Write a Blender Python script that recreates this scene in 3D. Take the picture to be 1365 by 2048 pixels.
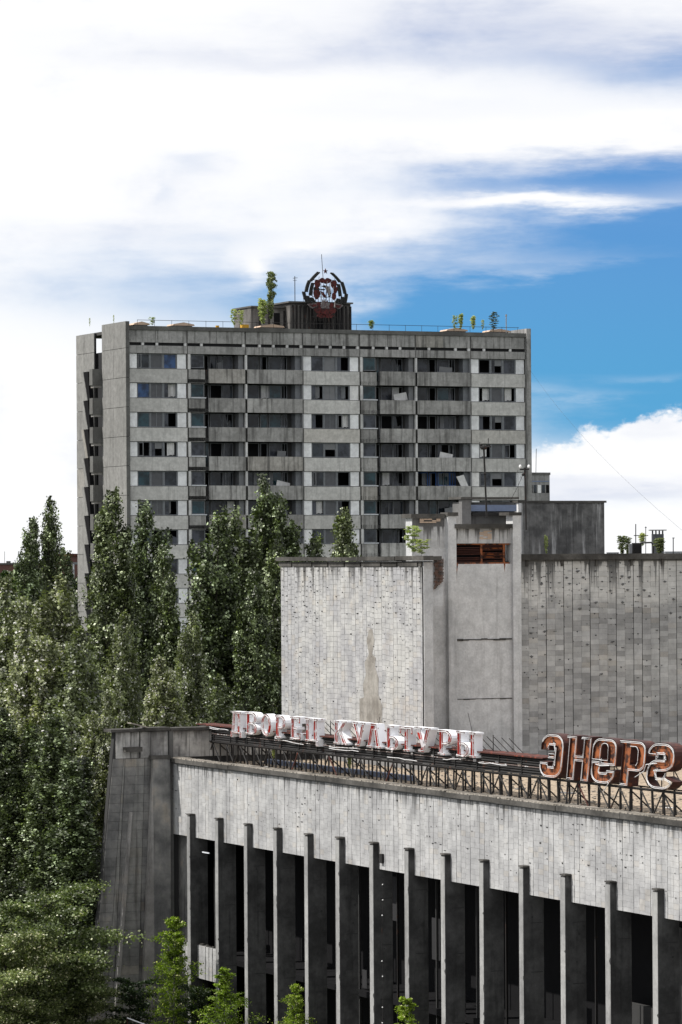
import bpy, bmesh, math, random
import numpy as np
from mathutils import Vector, Matrix
from mathutils.geometry import tessellate_polygon

# ------------------------------------------------------------------ camera, light, sky
scene = bpy.context.scene
for o in list(bpy.data.objects):
    bpy.data.objects.remove(o)
COL = scene.collection
F = 7700.0
ROLL = 0.0065
EYE = 27.0
cam = bpy.data.cameras.new('camera')
cam_ob = bpy.data.objects.new('camera', cam)
COL.objects.link(cam_ob)
cam.sensor_fit = 'VERTICAL'
cam.sensor_height = 36.0
cam.lens = F / 2048 * 36.0
cam.shift_y = 91.0 / 2048
cam.clip_start = 1.0
cam.clip_end = 9000.0
cam_ob.matrix_world = (Matrix.Translation((0, 0, EYE)) @ Matrix.Rotation(math.radians(90), 4, 'X')
                       @ Matrix.Rotation(-ROLL, 4, 'Z'))
scene.camera = cam_ob
scene.view_settings.view_transform = 'Standard'
scene.view_settings.look = 'None'
scene.view_settings.gamma = 1.0
scene.view_settings.use_curve_mapping = False
scene.view_settings.exposure = 0.74
SUN_AZ = math.radians(-97)      # compass style from +Y, negative = left
SUN_EL = math.radians(50)
sdir = Vector((math.sin(SUN_AZ) * math.cos(SUN_EL), math.cos(SUN_AZ) * math.cos(SUN_EL), math.sin(SUN_EL)))
sun = bpy.data.lights.new('sun', 'SUN')
sun.energy = 3.2
sun.angle = math.radians(0.6)
sun.color = (1.0, 0.96, 0.9)
sun_ob = bpy.data.objects.new('sun', sun)
COL.objects.link(sun_ob)
sun_ob.rotation_euler = sdir.to_track_quat('Z', 'Y').to_euler()
sun_ob.location = (-200, 100, 200)


class NT:
    """tiny node-expression helper"""
    def __init__(s, tree):
        s.t = tree

    def n(s, typ, **kw):
        nd = s.t.nodes.new(typ)
        for k, v in kw.items():
            setattr(nd, k, v)
        return nd

    def put(s, sock, v):
        if isinstance(v, bpy.types.NodeSocket):
            s.t.links.new(v, sock)
        elif v is not None:
            sock.default_value = v

    def m(s, op, a, b=None, c=None, clamp=False):
        nd = s.n('ShaderNodeMath', operation=op, use_clamp=clamp)
        s.put(nd.inputs[0], a)
        if b is not None: s.put(nd.inputs[1], b)
        if c is not None: s.put(nd.inputs[2], c)
        return nd.outputs[0]

    def ss(s, v, a, b, lo=0.0, hi=1.0):
        nd = s.n('ShaderNodeMapRange', interpolation_type='SMOOTHSTEP')
        s.put(nd.inputs['Value'], v)
        s.put(nd.inputs['From Min'], a); s.put(nd.inputs['From Max'], b)
        s.put(nd.inputs['To Min'], lo); s.put(nd.inputs['To Max'], hi)
        return nd.outputs['Result']

    def mix(s, f, a, b, mode='MIX'):
        nd = s.n('ShaderNodeMix', data_type='RGBA', blend_type=mode)
        s.put(nd.inputs[0], f)
        s.put(nd.inputs[6], a if isinstance(a, bpy.types.NodeSocket) else (*a[:3], 1))
        s.put(nd.inputs[7], b if isinstance(b, bpy.types.NodeSocket) else (*b[:3], 1))
        return nd.outputs[2]

    def vmul(s, v, xyz):
        nd = s.n('ShaderNodeVectorMath', operation='MULTIPLY')
        s.put(nd.inputs[0], v); nd.inputs[1].default_value = xyz
        return nd.outputs[0]

    def noise(s, vec, scale, detail=3, rough=0.55, dist=0.0):
        nd = s.n('ShaderNodeTexNoise')
        s.put(nd.inputs['Vector'], vec)
        nd.inputs['Scale'].default_value = scale
        nd.inputs['Detail'].default_value = detail
        nd.inputs['Roughness'].default_value = rough
        nd.inputs['Distortion'].default_value = dist
        return nd.outputs['Fac']


# ---- world: daylight sky with broken cloud
world = bpy.data.worlds.new('World')
scene.world = world
world.use_nodes = True
wt = world.node_tree
wt.nodes.clear()
W = NT(wt)
tc = W.n('ShaderNodeTexCoord')
dirv = tc.outputs['Generated']
sep = W.n('ShaderNodeSeparateXYZ'); wt.links.new(dirv, sep.inputs[0])
az = W.m('ARCTAN2', sep.outputs['X'], sep.outputs['Y'])
el = W.m('ARCSINE', sep.outputs['Z'])
# mild warp so that no cloud edge is a clean ellipse
wn1 = W.noise(W.vmul(dirv, (1, 1, 1.8)), 26, 5, 0.6)
wn2 = W.noise(W.vmul(dirv, (1.0, 1, 5.0)), 30, 6, 0.6)
wn4 = W.noise(W.vmul(dirv, (1, 1, 1.4)), 110, 6, 0.65)
wn3 = W.noise(W.vmul(dirv, (3, 3, 12)), 4.5, 6, 0.55)
PX = W.m('ADD', W.m('MULTIPLY', az, F), W.m('ADD', 682, W.m('MULTIPLY', W.m('SUBTRACT', wn1, 0.5), 300)))
PY = W.m('SUBTRACT', W.m('ADD', 1115, W.m('MULTIPLY', W.m('SUBTRACT', wn2, 0.5), 90)), W.m('MULTIPLY', el, F))
PYs = W.m('SUBTRACT', W.m('ADD', 1115, W.m('ADD', W.m('MULTIPLY', W.m('SUBTRACT', wn1, 0.5), 120), W.m('MULTIPLY', W.m('SUBTRACT', wn4, 0.5), 70))), W.m('MULTIPLY', el, F))


def blob(px, py, sx, sy, amp, tilt=0.0):
    """soft patch of sky; place and size as angles, written in 1/7700 rad"""
    du = W.m('SUBTRACT', PX, px); dv = W.m('SUBTRACT', PY, py)
    if tilt:
        dv = W.m('SUBTRACT', dv, W.m('MULTIPLY', du, tilt))
    a = W.m('DIVIDE', du, sx); b = W.m('DIVIDE', dv, sy)
    q = W.m('ADD', W.m('MULTIPLY', a, a), W.m('MULTIPLY', b, b))
    return W.m('MULTIPLY', W.m('EXPONENT', W.m('MULTIPLY', q, -1.0)), amp)


def total(items):
    r = items[0]
    for i in items[1:]:
        r = W.m('ADD', r, i)
    return r


blue = total([
    blob(1430, 560, 640, 255, 0.98), blob(1500, 780, 640, 180, 0.55), blob(1060, 660, 420, 130, 0.55), blob(330, 570, 380, 90, 0.42), blob(680, 620, 300, 70, 0.34),
    blob(1200, 362, 330, 36, 0.5, -0.02), blob(1380, 155, 300, 40, 0.50, 0.04), blob(385, 330, 60, 26, 0.17), blob(370, 388, 20, 26, 0.17),
    blob(1230, 460, 260, 34, 0.30), blob(1160, 860, 260, 45, 0.3), blob(1240, 640, 260, 24, 0.16), blob(1000, 110, 300, 30, 0.12)])
white = total([
    blob(1090, 406, 200, 15, 0.70, 0.02), blob(1300, 270, 460, 32, 0.62), blob(780, 450, 150, 50, 0.25), blob(510, 535, 46, 36, 0.40), blob(655, 590, 75, 55, 0.40), blob(1120, 790, 200, 12, 0.18, 0.05), blob(1250, 690, 180, 10, 0.16, -0.04),
    blob(1290, 752, 190, 16, 0.24, -0.06), blob(1350, 700, 120, 14, 0.18), blob(1060, 545, 220, 16, 0.22), blob(620, 490, 80, 20, 0.22), blob(1330, 590, 160, 12, 0.15), blob(1200, 520, 240, 12, 0.15)])
low = W.m('SUBTRACT', PYs, W.m('ADD', 905, W.m('MULTIPLY', W.m('MINIMUM', W.m('MAXIMUM', W.m('SUBTRACT', PX, 1080), 0.0), 420.0), -0.30)))
low = W.ss(low, -10, 16)
far_noise = W.m('MULTIPLY', W.ss(wn3, 0.5, 0.68), 0.5)
# the broken cloud continues all round
ax = W.m('ABSOLUTE', az)
outside = W.ss(ax, 0.10, 0.35)
high = W.ss(el, 0.16, 0.35)
outside = W.m('MAXIMUM', outside, high)
b0 = W.m('SUBTRACT', blue, white)
b0 = W.m('ADD', b0, W.m('MULTIPLY', W.m('MULTIPLY', W.m('SUBTRACT', wn2, 0.5), W.m('ADD', 0.10, blue)), 0.70))
b0 = W.m('MULTIPLY', b0, W.m('SUBTRACT', 1.0, low))
b0 = W.m('ADD', b0, blob(1230, 1010, 260, 20, 0.12))
bfac = W.m('ADD', W.m('MULTIPLY', W.m('SUBTRACT', 1.0, outside), b0), W.m('MULTIPLY', outside, far_noise))
bfac = W.m('MULTIPLY', W.ss(bfac, -0.10, 1.12), 0.96)
grey = total([blob(1250, 115, 420, 50, 0.75, 0.04), blob(1050, 40, 330, 45, 0.45), blob(1330, 335, 330, 30, 0.7), blob(560, 120, 300, 22, 0.25),
              blob(1150, 510, 300, 40, 0.25), blob(1200, 990, 260, 16, 0.45), blob(400, 335, 60, 24, 0.15), blob(1010, 965, 300, 12, 0.3), blob(480, 100, 360, 40, 0.16), blob(850, 230, 300, 30, 0.10), blob(300, 470, 260, 20, 0.12), blob(1300, 870, 60, 20, 0.2)])
grey = W.m('ADD', grey, W.ss(wn1, 0.50, 0.75, 0.0, 0.22))
grey = W.m('MULTIPLY', grey, W.m('ADD', 0.6, W.m('MULTIPLY', wn2, 0.8)))
grey = W.m('ADD', W.m('MULTIPLY', grey, W.m('SUBTRACT', 1.0, outside)), W.m('MULTIPLY', outside, W.ss(wn3, 0.25, 0.5, 0.3, 0.0)))
grey = W.m('MAXIMUM', grey, 0.0)
cloudc = W.mix(W.m('MINIMUM', grey, 1.0), (0.62, 0.62, 0.625), (0.31, 0.35, 0.46))
sky = W.n('ShaderNodeTexSky')
sky.sky_type = 'NISHITA'
sky.sun_disc = False
sky.sun_elevation = SUN_EL
sky.sun_rotation = SUN_AZ
sky.altitude = 100
sky.air_density = 1.0
sky.dust_density = 0.3
sky.ozone_density = 2.0
# read the sky a little higher up than the view ray: the horizon haze lies below the clouds here
addv = W.n('ShaderNodeVectorMath', operation='ADD')
wt.links.new(dirv, addv.inputs[0]); addv.inputs[1].default_value = (0, 0, 0.42)
nrm = W.n('ShaderNodeVectorMath', operation='NORMALIZE')
wt.links.new(addv.outputs[0], nrm.inputs[0]); wt.links.new(nrm.outputs[0], sky.inputs['Vector'])
skyc = W.mix(1.0, sky.outputs[0], W.mix(W.ss(el, 0.03, 0.10), (0.34, 1.16, 1.22), (0.46, 1.0, 1.27)), 'MULTIPLY')
bg1 = W.n('ShaderNodeBackground'); bg1.inputs['Strength'].default_value = 0.09
wt.links.new(skyc, bg1.inputs['Color'])
bg2 = W.n('ShaderNodeBackground'); bg2.inputs['Strength'].default_value = 1.0
wt.links.new(cloudc, bg2.inputs['Color'])
ms = W.n('ShaderNodeMixShader')
wt.links.new(bfac, ms.inputs[0]); wt.links.new(bg2.outputs[0], ms.inputs[1]); wt.links.new(bg1.outputs[0], ms.inputs[2])
wo = W.n('ShaderNodeOutputWorld'); wt.links.new(ms.outputs[0], wo.inputs['Surface'])

# ------------------------------------------------------------------ materials


def new_mat(name):
    m = bpy.data.materials.new(name)
    m.use_nodes = True
    nt = m.node_tree
    b = nt.nodes['Principled BSDF']
    return m, NT(nt), b


def bump(N, b, h, dist, strength=0.6):
    bp = N.n('ShaderNodeBump')
    bp.inputs['Strength'].default_value = strength
    bp.inputs['Distance'].default_value = dist
    N.put(bp.inputs['Height'], h)
    N.t.links.new(bp.outputs[0], b.inputs['Normal'])


def wall_mat(name, c1, c2, dirt=(0.05, 0.047, 0.045), streak=0.5, ztop=None, zlen=1.5, zamt=0.9, grain=0.25, gs=6.0,
             tint=0.0, warm=0.0, rough=0.9, bmp=0.01, zband=None, big=0.25, sthr=0.5):
    """weathered masonry: blotches, rain streaks, drip stains under a coping, fine grain"""
    m, N, b = new_mat(name)
    pos = N.n('ShaderNodeNewGeometry').outputs['Position']
    blot = N.noise(pos, big, 5, 0.6)
    col = N.mix(N.ss(blot, 0.35, 0.65), c1, c2)
    if warm:
        col = N.mix(N.m('MULTIPLY', N.ss(N.noise(pos, 0.5, 4, 0.6), 0.56, 0.72), warm), col, (0.42, 0.34, 0.24))
    if tint:
        at = N.n('ShaderNodeAttribute', attribute_name='tint').outputs['Fac']
        oi = N.n('ShaderNodeObjectInfo').outputs['Random']
        r = N.m('FRACT', N.m('ADD', at, oi))
        col = N.mix(1.0, col, N.mix(r, (1 - tint,) * 3, (1 + tint * 0.55,) * 3), 'MULTIPLY')
        r2 = N.m('FRACT', N.m('MULTIPLY', r, 17.3))
        col = N.mix(N.ss(r2, 0.90, 0.95, 0, 0.14), col, (0.46, 0.38, 0.27))
    if zband:   # upper rows are paler, lower rows have gone grey
        sp = N.n('ShaderNodeSeparateXYZ'); N.t.links.new(pos, sp.inputs[0])
        zz = N.m('ADD', sp.outputs['Z'], N.m('MULTIPLY', N.m('SUBTRACT', N.noise(pos, 0.9, 4, 0.6), 0.5), zband[2]))
        f = N.ss(zz, zband[0], zband[1])
        col = N.mix(f, col, N.mix(1.0, N.mix(0.7, col, (0.3, 0.3, 0.3)), (zband[3][0] * 3, zband[3][1] * 3, zband[3][2] * 3), 'MULTIPLY'))
    st = N.noise(N.vmul(pos, (2.6, 2.6, 0.16)), 1.0, 4, 0.65)
    col = N.mix(N.m('MULTIPLY', N.ss(st, sthr, sthr + 0.22), streak), col, dirt)
    if ztop is not None:
        sp = N.n('ShaderNodeSeparateXYZ'); N.t.links.new(pos, sp.inputs[0])
        dn = N.noise(N.vmul(pos, (1.7, 1.7, 0.05)), 1.3, 3, 0.7)
        ln = N.m('MULTIPLY', N.ss(dn, 0.46, 0.70), zlen * 1.35)
        d = N.m('SUBTRACT', ztop, sp.outputs['Z'])
        f = N.m('MULTIPLY', N.m('SUBTRACT', 1.0, N.ss(N.m('DIVIDE', d, N.m('ADD', ln, 0.10)), 0.1, 1.0)), zamt)
        col = N.mix(f, col, dirt)
    g = N.noise(pos, gs, 4, 0.7)
    col = N.mix(1.0, col, N.mix(g, (1 - grain,) * 3, (1 + grain,) * 3), 'MULTIPLY')
    g2 = N.noise(pos, 1.6, 5, 0.7)
    col = N.mix(1.0, col, N.mix(N.ss(g2, 0.3, 0.7), (0.86,) * 3, (1.1,) * 3), 'MULTIPLY')
    N.t.links.new(col, b.inputs['Base Color'])
    b.inputs['Roughness'].default_value = rough
    b.inputs['Specular IOR Level'].default_value = 0.2
    bump(N, b, N.m('ADD', g, g2), bmp)
    return m


def plain_mat(name, c, rough=0.7, metal=0.0, var=0.2, spec=0.3, c2=None, thr=(0.45, 0.6), sc=2.5):
    m, N, b = new_mat(name)
    pos = N.n('ShaderNodeNewGeometry').outputs['Position']
    g = N.noise(pos, sc, 5, 0.65)
    col = N.mix(g, tuple(x * (1 - var) for x in c), tuple(x * (1 + var) for x in c))
    if c2:
        col = N.mix(N.ss(N.noise(pos, sc * 1.7, 4, 0.6), *thr), col, c2)
    N.t.links.new(col, b.inputs['Base Color'])
    b.inputs['Roughness'].default_value = rough
    b.inputs['Metallic'].default_value = metal
    b.inputs['Specular IOR Level'].default_value = spec
    return m


def leaf_mat(name, c1, c2, trans=0.35, rough=0.38, spec=0.6):
    m, N, b = new_mat(name)
    at = N.n('ShaderNodeAttribute', attribute_name='tint').outputs['Fac']
    oi = N.n('ShaderNodeObjectInfo').outputs['Random']
    col = N.mix(at, c1, c2)
    col = N.mix(N.ss(at, 1.2, 1.8), col, tuple(min(0.6, c * 2.0 + 0.22) for c in c2))  # palest leaves: sun sparkle put into the colour
    col = N.mix(1.0, col, N.mix(oi, (0.8, 0.85, 0.8), (1.15, 1.1, 1.1)), 'MULTIPLY')
    N.t.links.new(col, b.inputs['Base Color'])
    b.inputs['Roughness'].default_value = rough
    b.inputs['Specular IOR Level'].default_value = spec
    tr = N.n('ShaderNodeBsdfTranslucent')
    N.t.links.new(N.mix(1.0, col, (1.5, 1.7, 0.6), 'MULTIPLY'), tr.inputs['Color'])
    mx = N.n('ShaderNodeMixShader'); mx.inputs[0].default_value = trans
    out = N.t.nodes['Material Output']
    N.t.links.new(b.outputs[0], mx.inputs[1]); N.t.links.new(tr.outputs[0], mx.inputs[2])
    N.t.links.new(mx.outputs[0], out.inputs['Surface'])
    return m


M = {}
M['fascia'] = wall_mat('limestone_fascia', (0.29, 0.29, 0.295), (0.41, 0.41, 0.41), dirt=(0.06, 0.06, 0.06), streak=0.3, ztop=15.78, zlen=1.5, zamt=0.8, tint=0.06, grain=0.10, warm=0.08, sthr=0.56, big=0.5)
M['screen'] = wall_mat('limestone_screen', (0.33, 0.33, 0.34), (0.41, 0.408, 0.398), dirt=(0.06, 0.058, 0.055), streak=0.12, ztop=26.75, zlen=2.3, zamt=0.85, tint=0.07, grain=0.10, warm=0.25, sthr=0.58, big=0.4)
M['wing'] = wall_mat('limestone_wing', (0.31, 0.31, 0.31), (0.41, 0.408, 0.40), dirt=(0.05, 0.05, 0.05), streak=0.05, ztop=26.75, zlen=2.4, zamt=0.85, tint=0.28, grain=0.12, zband=(23.9, 25.0, 3.4, (0.54, 0.535, 0.52)), warm=0.12)
M['joint_pale'] = plain_mat('pale_mortar', (0.20, 0.20, 0.20), 0.95, spec=0.1)
M['joint'] = plain_mat('joint_mortar', (0.045, 0.045, 0.045), 0.95, spec=0.1)
M['annex'] = wall_mat('annex_render', (0.45, 0.455, 0.46), (0.57, 0.57, 0.57), streak=0.25, grain=0.3, gs=9, big=0.22, bmp=0.02)
M['annex_top'] = wall_mat('annex_top_render', (0.40, 0.40, 0.40), (0.55, 0.55, 0.55), streak=0.55, ztop=28.7, zlen=2.0, zamt=0.8, grain=0.3, gs=7)
M['grimy'] = wall_mat('grimy_concrete', (0.07, 0.07, 0.07), (0.16, 0.158, 0.155), dirt=(0.50, 0.50, 0.50), streak=0.85, grain=0.45, gs=2.2, sthr=0.53, big=0.9)
M['coping'] = wall_mat('coping_concrete', (0.04, 0.038, 0.035), (0.10, 0.095, 0.088), streak=0.3, grain=0.6, gs=3.5, bmp=0.04)
M['coping_top'] = wall_mat('lichen_coping', (0.22, 0.2, 0.17), (0.34, 0.31, 0.27), streak=0.0, grain=0.4, gs=4, bmp=0.03)
M['fin'] = wall_mat('fin_concrete', (0.04, 0.04, 0.04), (0.085, 0.085, 0.084), dirt=(0.015, 0.015, 0.015), streak=0.5, grain=0.45, gs=4, big=0.6, ztop=13.0, zlen=0.7)  # near-black tone carries the shade on the fin sides
M['fin_front'] = wall_mat('fin_front_lit', (0.22, 0.22, 0.22), (0.30, 0.30, 0.295), streak=0.35, grain=0.3, gs=5)  # paler copy: sunlight on the front edges put into the colour
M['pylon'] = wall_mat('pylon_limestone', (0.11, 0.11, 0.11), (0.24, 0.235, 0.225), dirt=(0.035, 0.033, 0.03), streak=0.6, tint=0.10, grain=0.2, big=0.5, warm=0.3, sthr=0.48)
M['pylon_b'] = wall_mat('pylon_limestone_paler', (0.17, 0.17, 0.165), (0.28, 0.275, 0.26), dirt=(0.05, 0.046, 0.04), streak=0.6, tint=0.10, grain=0.2, big=0.5, warm=0.35, sthr=0.48)  # for alternate columns: light on the facets put into the colour
M['pylon_lit'] = wall_mat('pylon_lit_stone', (0.2, 0.19, 0.18), (0.3, 0.29, 0.28), streak=0.5, grain=0.25, warm=0.5)  # pale copy of the pylon stone with the sunlit facet painted in
M['pylon_top'] = wall_mat('pylon_upper_render', (0.20, 0.195, 0.19), (0.44, 0.43, 0.41), dirt=(0.035, 0.033, 0.03), streak=0.75, ztop=17.45, zlen=1.0, zamt=0.5, grain=0.25, sthr=0.47, big=0.6)  # bright blotches stand in for lit patches among the stains
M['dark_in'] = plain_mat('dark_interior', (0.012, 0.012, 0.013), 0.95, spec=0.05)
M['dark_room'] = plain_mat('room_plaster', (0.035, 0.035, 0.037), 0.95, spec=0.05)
M['soffit'] = plain_mat('dark_soffit', (0.05, 0.05, 0.05), 0.9, spec=0.1)
M['brick'] = plain_mat('old_brick', (0.11, 0.065, 0.05), 0.95, spec=0.1, c2=(0.05, 0.04, 0.035))
M['gravel'] = plain_mat('gravel_roof', (0.36, 0.29, 0.215), 0.95, spec=0.1, var=0.45, c2=(0.10, 0.08, 0.065), thr=(0.50, 0.62), sc=3.0)
M['bitumen'] = plain_mat('bitumen', (0.06, 0.058, 0.055), 0.8)
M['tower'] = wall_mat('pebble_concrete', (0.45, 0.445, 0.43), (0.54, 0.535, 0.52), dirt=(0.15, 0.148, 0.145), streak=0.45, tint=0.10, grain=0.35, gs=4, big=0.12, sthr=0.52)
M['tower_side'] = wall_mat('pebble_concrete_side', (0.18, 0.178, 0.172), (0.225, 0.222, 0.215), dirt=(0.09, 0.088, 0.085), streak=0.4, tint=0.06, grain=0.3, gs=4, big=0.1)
M['tower_balc'] = wall_mat('stained_parapet', (0.27, 0.266, 0.26), (0.40, 0.395, 0.385), dirt=(0.07, 0.068, 0.065), streak=0.7, tint=0.25, grain=0.35, gs=4, big=0.2, sthr=0.46)
M['tower_top'] = wall_mat('attic_panel', (0.25, 0.25, 0.245), (0.34, 0.335, 0.33), dirt=(0.07, 0.068, 0.065), streak=0.8, tint=0.10, grain=0.35, gs=4, sthr=0.47)
M['tower_trim'] = wall_mat('tower_trim', (0.09, 0.088, 0.085), (0.14, 0.14, 0.135), streak=0.3, grain=0.3)
M['white_panel'] = wall_mat('ribbed_white_panel', (0.76, 0.77, 0.79), (0.86, 0.87, 0.88), dirt=(0.25, 0.25, 0.25), streak=0.2, tint=0.06, grain=0.06, sthr=0.58)
M['post'] = wall_mat('pale_post', (0.48, 0.48, 0.48), (0.62, 0.62, 0.62), streak=0.3, grain=0.2)
M['board'] = plain_mat('grey_board', (0.085, 0.088, 0.097), 0.6, var=0.35)
M['board2'] = plain_mat('pale_grey_board', (0.16, 0.165, 0.175), 0.6, var=0.3)
M['frame'] = plain_mat('old_window_frame', (0.16, 0.17, 0.185), 0.7, var=0.4)
M['sill'] = plain_mat('tin_sill', (0.58, 0.6, 0.64), 0.5, var=0.25)
M['blue'] = plain_mat('blue_paint', (0.03, 0.10, 0.32), 0.5)
M['blue2'] = plain_mat('blue_tin', (0.16, 0.20, 0.30), 0.5, var=0.3)


def glass_mat(name, c, rough=0.12):
    m, N, b = new_mat(name)
    pos = N.n('ShaderNodeNewGeometry').outputs['Position']
    g = N.noise(pos, 0.9, 4, 0.6)
    N.t.links.new(N.mix(N.ss(g, 0.4, 0.62), c, tuple(x * 0.3 for x in c)), b.inputs['Base Color'])
    b.inputs['Roughness'].default_value = rough
    b.inputs['Specular IOR Level'].default_value = 0.28
    bump(N, b, N.noise(pos, 0.7, 2), 0.06, 0.6)
    return m


M['glass'] = glass_mat('dusty_glass', (0.03, 0.038, 0.048))
M['glass_teal'] = glass_mat('teal_glass', (0.02, 0.055, 0.07))
M['glass_blue'] = glass_mat('blue_glass', (0.03, 0.075, 0.19))
M['glass_grey'] = glass_mat('grey_glass', (0.055, 0.062, 0.078), 0.25)
M['iron'] = plain_mat('black_iron', (0.016, 0.015, 0.015), 0.7, c2=(0.06, 0.025, 0.015), thr=(0.62, 0.7), sc=1.5)
M['rusty'] = plain_mat('rusty_iron', (0.06, 0.02, 0.015), 0.8, c2=(0.22, 0.05, 0.03), thr=(0.55, 0.62))
M['rust_or'] = plain_mat('orange_rust', (0.27, 0.085, 0.03), 0.7, var=0.5, c2=(0.03, 0.013, 0.010), thr=(0.44, 0.60), sc=1.6)
M['rust_dk'] = plain_mat('maroon_rust', (0.05, 0.018, 0.015), 0.6, var=0.5, c2=(0.15, 0.045, 0.02), thr=(0.58, 0.70), sc=1.2)
M['lwhite'] = plain_mat('flaking_white_paint', (0.80, 0.81, 0.84), 0.6, var=0.1, c2=(0.22, 0.07, 0.05), thr=(0.66, 0.70), sc=2.0)
M['lred'] = plain_mat('sign_red', (0.50, 0.04, 0.025), 0.6, var=0.3, c2=(0.70, 0.70, 0.72), thr=(0.53, 0.55), sc=0.8)
M['lface'] = plain_mat('sign_face_white', (0.62, 0.63, 0.66), 0.6, var=0.2, c2=(0.40, 0.05, 0.035), thr=(0.60, 0.63), sc=0.9)
M['ledge'] = plain_mat('dirty_sign_edge', (0.16, 0.12, 0.11), 0.7, var=0.5, c2=(0.6, 0.6, 0.6), thr=(0.55, 0.62))
M['neon'] = plain_mat('glass_tube', (0.62, 0.62, 0.63), 0.35, var=0.2, spec=0.6)
M['em_red'] = plain_mat('emblem_red', (0.09, 0.014, 0.013), 0.7, var=0.5, c2=(0.03, 0.008, 0.008), sc=3)
M['em_black'] = plain_mat('emblem_black', (0.015, 0.015, 0.015), 0.6, c2=(0.08, 0.08, 0.08), thr=(0.6, 0.7), sc=5)
M['em_grey'] = plain_mat('emblem_grey', (0.16, 0.15, 0.15), 0.6, c2=(0.07, 0.03, 0.03), sc=5)
M['pale_pipe'] = plain_mat('pale_tube', (0.45, 0.42, 0.41), 0.5)
M['machine'] = wall_mat('machine_room_concrete', (0.10, 0.095, 0.09), (0.19, 0.18, 0.17), streak=0.7, ztop=51.8, zlen=1.5, grain=0.4, sthr=0.45)
M['tan'] = plain_mat('tan_cowl', (0.48, 0.36, 0.27), 0.8)
M['yellow'] = plain_mat('yellow_paint', (0.55, 0.30, 0.03), 0.7)
M['bark'] = plain_mat('bark', (0.05, 0.045, 0.038), 0.95, spec=0.1, sc=6)
M['birch'] = plain_mat('birch_bark', (0.28, 0.27, 0.25), 0.9, spec=0.1, c2=(0.04, 0.04, 0.04), sc=5)
M['leaf'] = leaf_mat('poplar_leaf', (0.004, 0.007, 0.002), (0.15, 0.19, 0.08), trans=0.15, rough=0.42, spec=0.4)
M['leaf_pale'] = leaf_mat('silver_poplar_leaf', (0.010, 0.015, 0.004), (0.33, 0.38, 0.19), trans=0.2, rough=0.42, spec=0.45)
M['leaf_bright'] = leaf_mat('birch_leaf', (0.04, 0.065, 0.006), (0.30, 0.42, 0.05), trans=0.42, rough=0.5, spec=0.25)
M['leaf_dark'] = leaf_mat('shrub_leaf', (0.012, 0.025, 0.008), (0.03, 0.05, 0.015), trans=0.3, rough=0.5, spec=0.3)
M['leaf_yel'] = leaf_mat('roof_shrub_leaf', (0.22, 0.26, 0.10), (0.50, 0.52, 0.32), trans=0.45, rough=0.5, spec=0.3)
M['leaf_olive'] = leaf_mat('olive_leaf', (0.07, 0.09, 0.03), (0.22, 0.25, 0.12), trans=0.3, rough=0.5, spec=0.4)
M['leaf_mid'] = leaf_mat('broad_leaf', (0.008, 0.013, 0.003), (0.22, 0.28, 0.10), trans=0.2, rough=0.42, spec=0.45)
M['needle'] = leaf_mat('needle', (0.02, 0.04, 0.02), (0.05, 0.08, 0.04), trans=0.15, rough=0.5, spec=0.3)
M['ground'] = plain_mat('overgrown_ground', (0.05, 0.07, 0.03), 0.95, spec=0.1, var=0.5, sc=0.3, c2=(0.09, 0.085, 0.07))
M['paving'] = plain_mat('old_paving', (0.2, 0.195, 0.185), 0.9, spec=0.1, var=0.3, sc=0.8)
M['redroof'] = plain_mat('far_red_brick', (0.12, 0.065, 0.058), 0.9, spec=0.1, sc=0.5)
M['farwall'] = wall_mat('far_concrete', (0.2, 0.2, 0.2), (0.3, 0.3, 0.3), streak=0.5, grain=0.2, gs=2)
M['insul'] = plain_mat('porcelain', (0.75, 0.75, 0.75), 0.3)

# ------------------------------------------------------------------ mesh helpers


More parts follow.
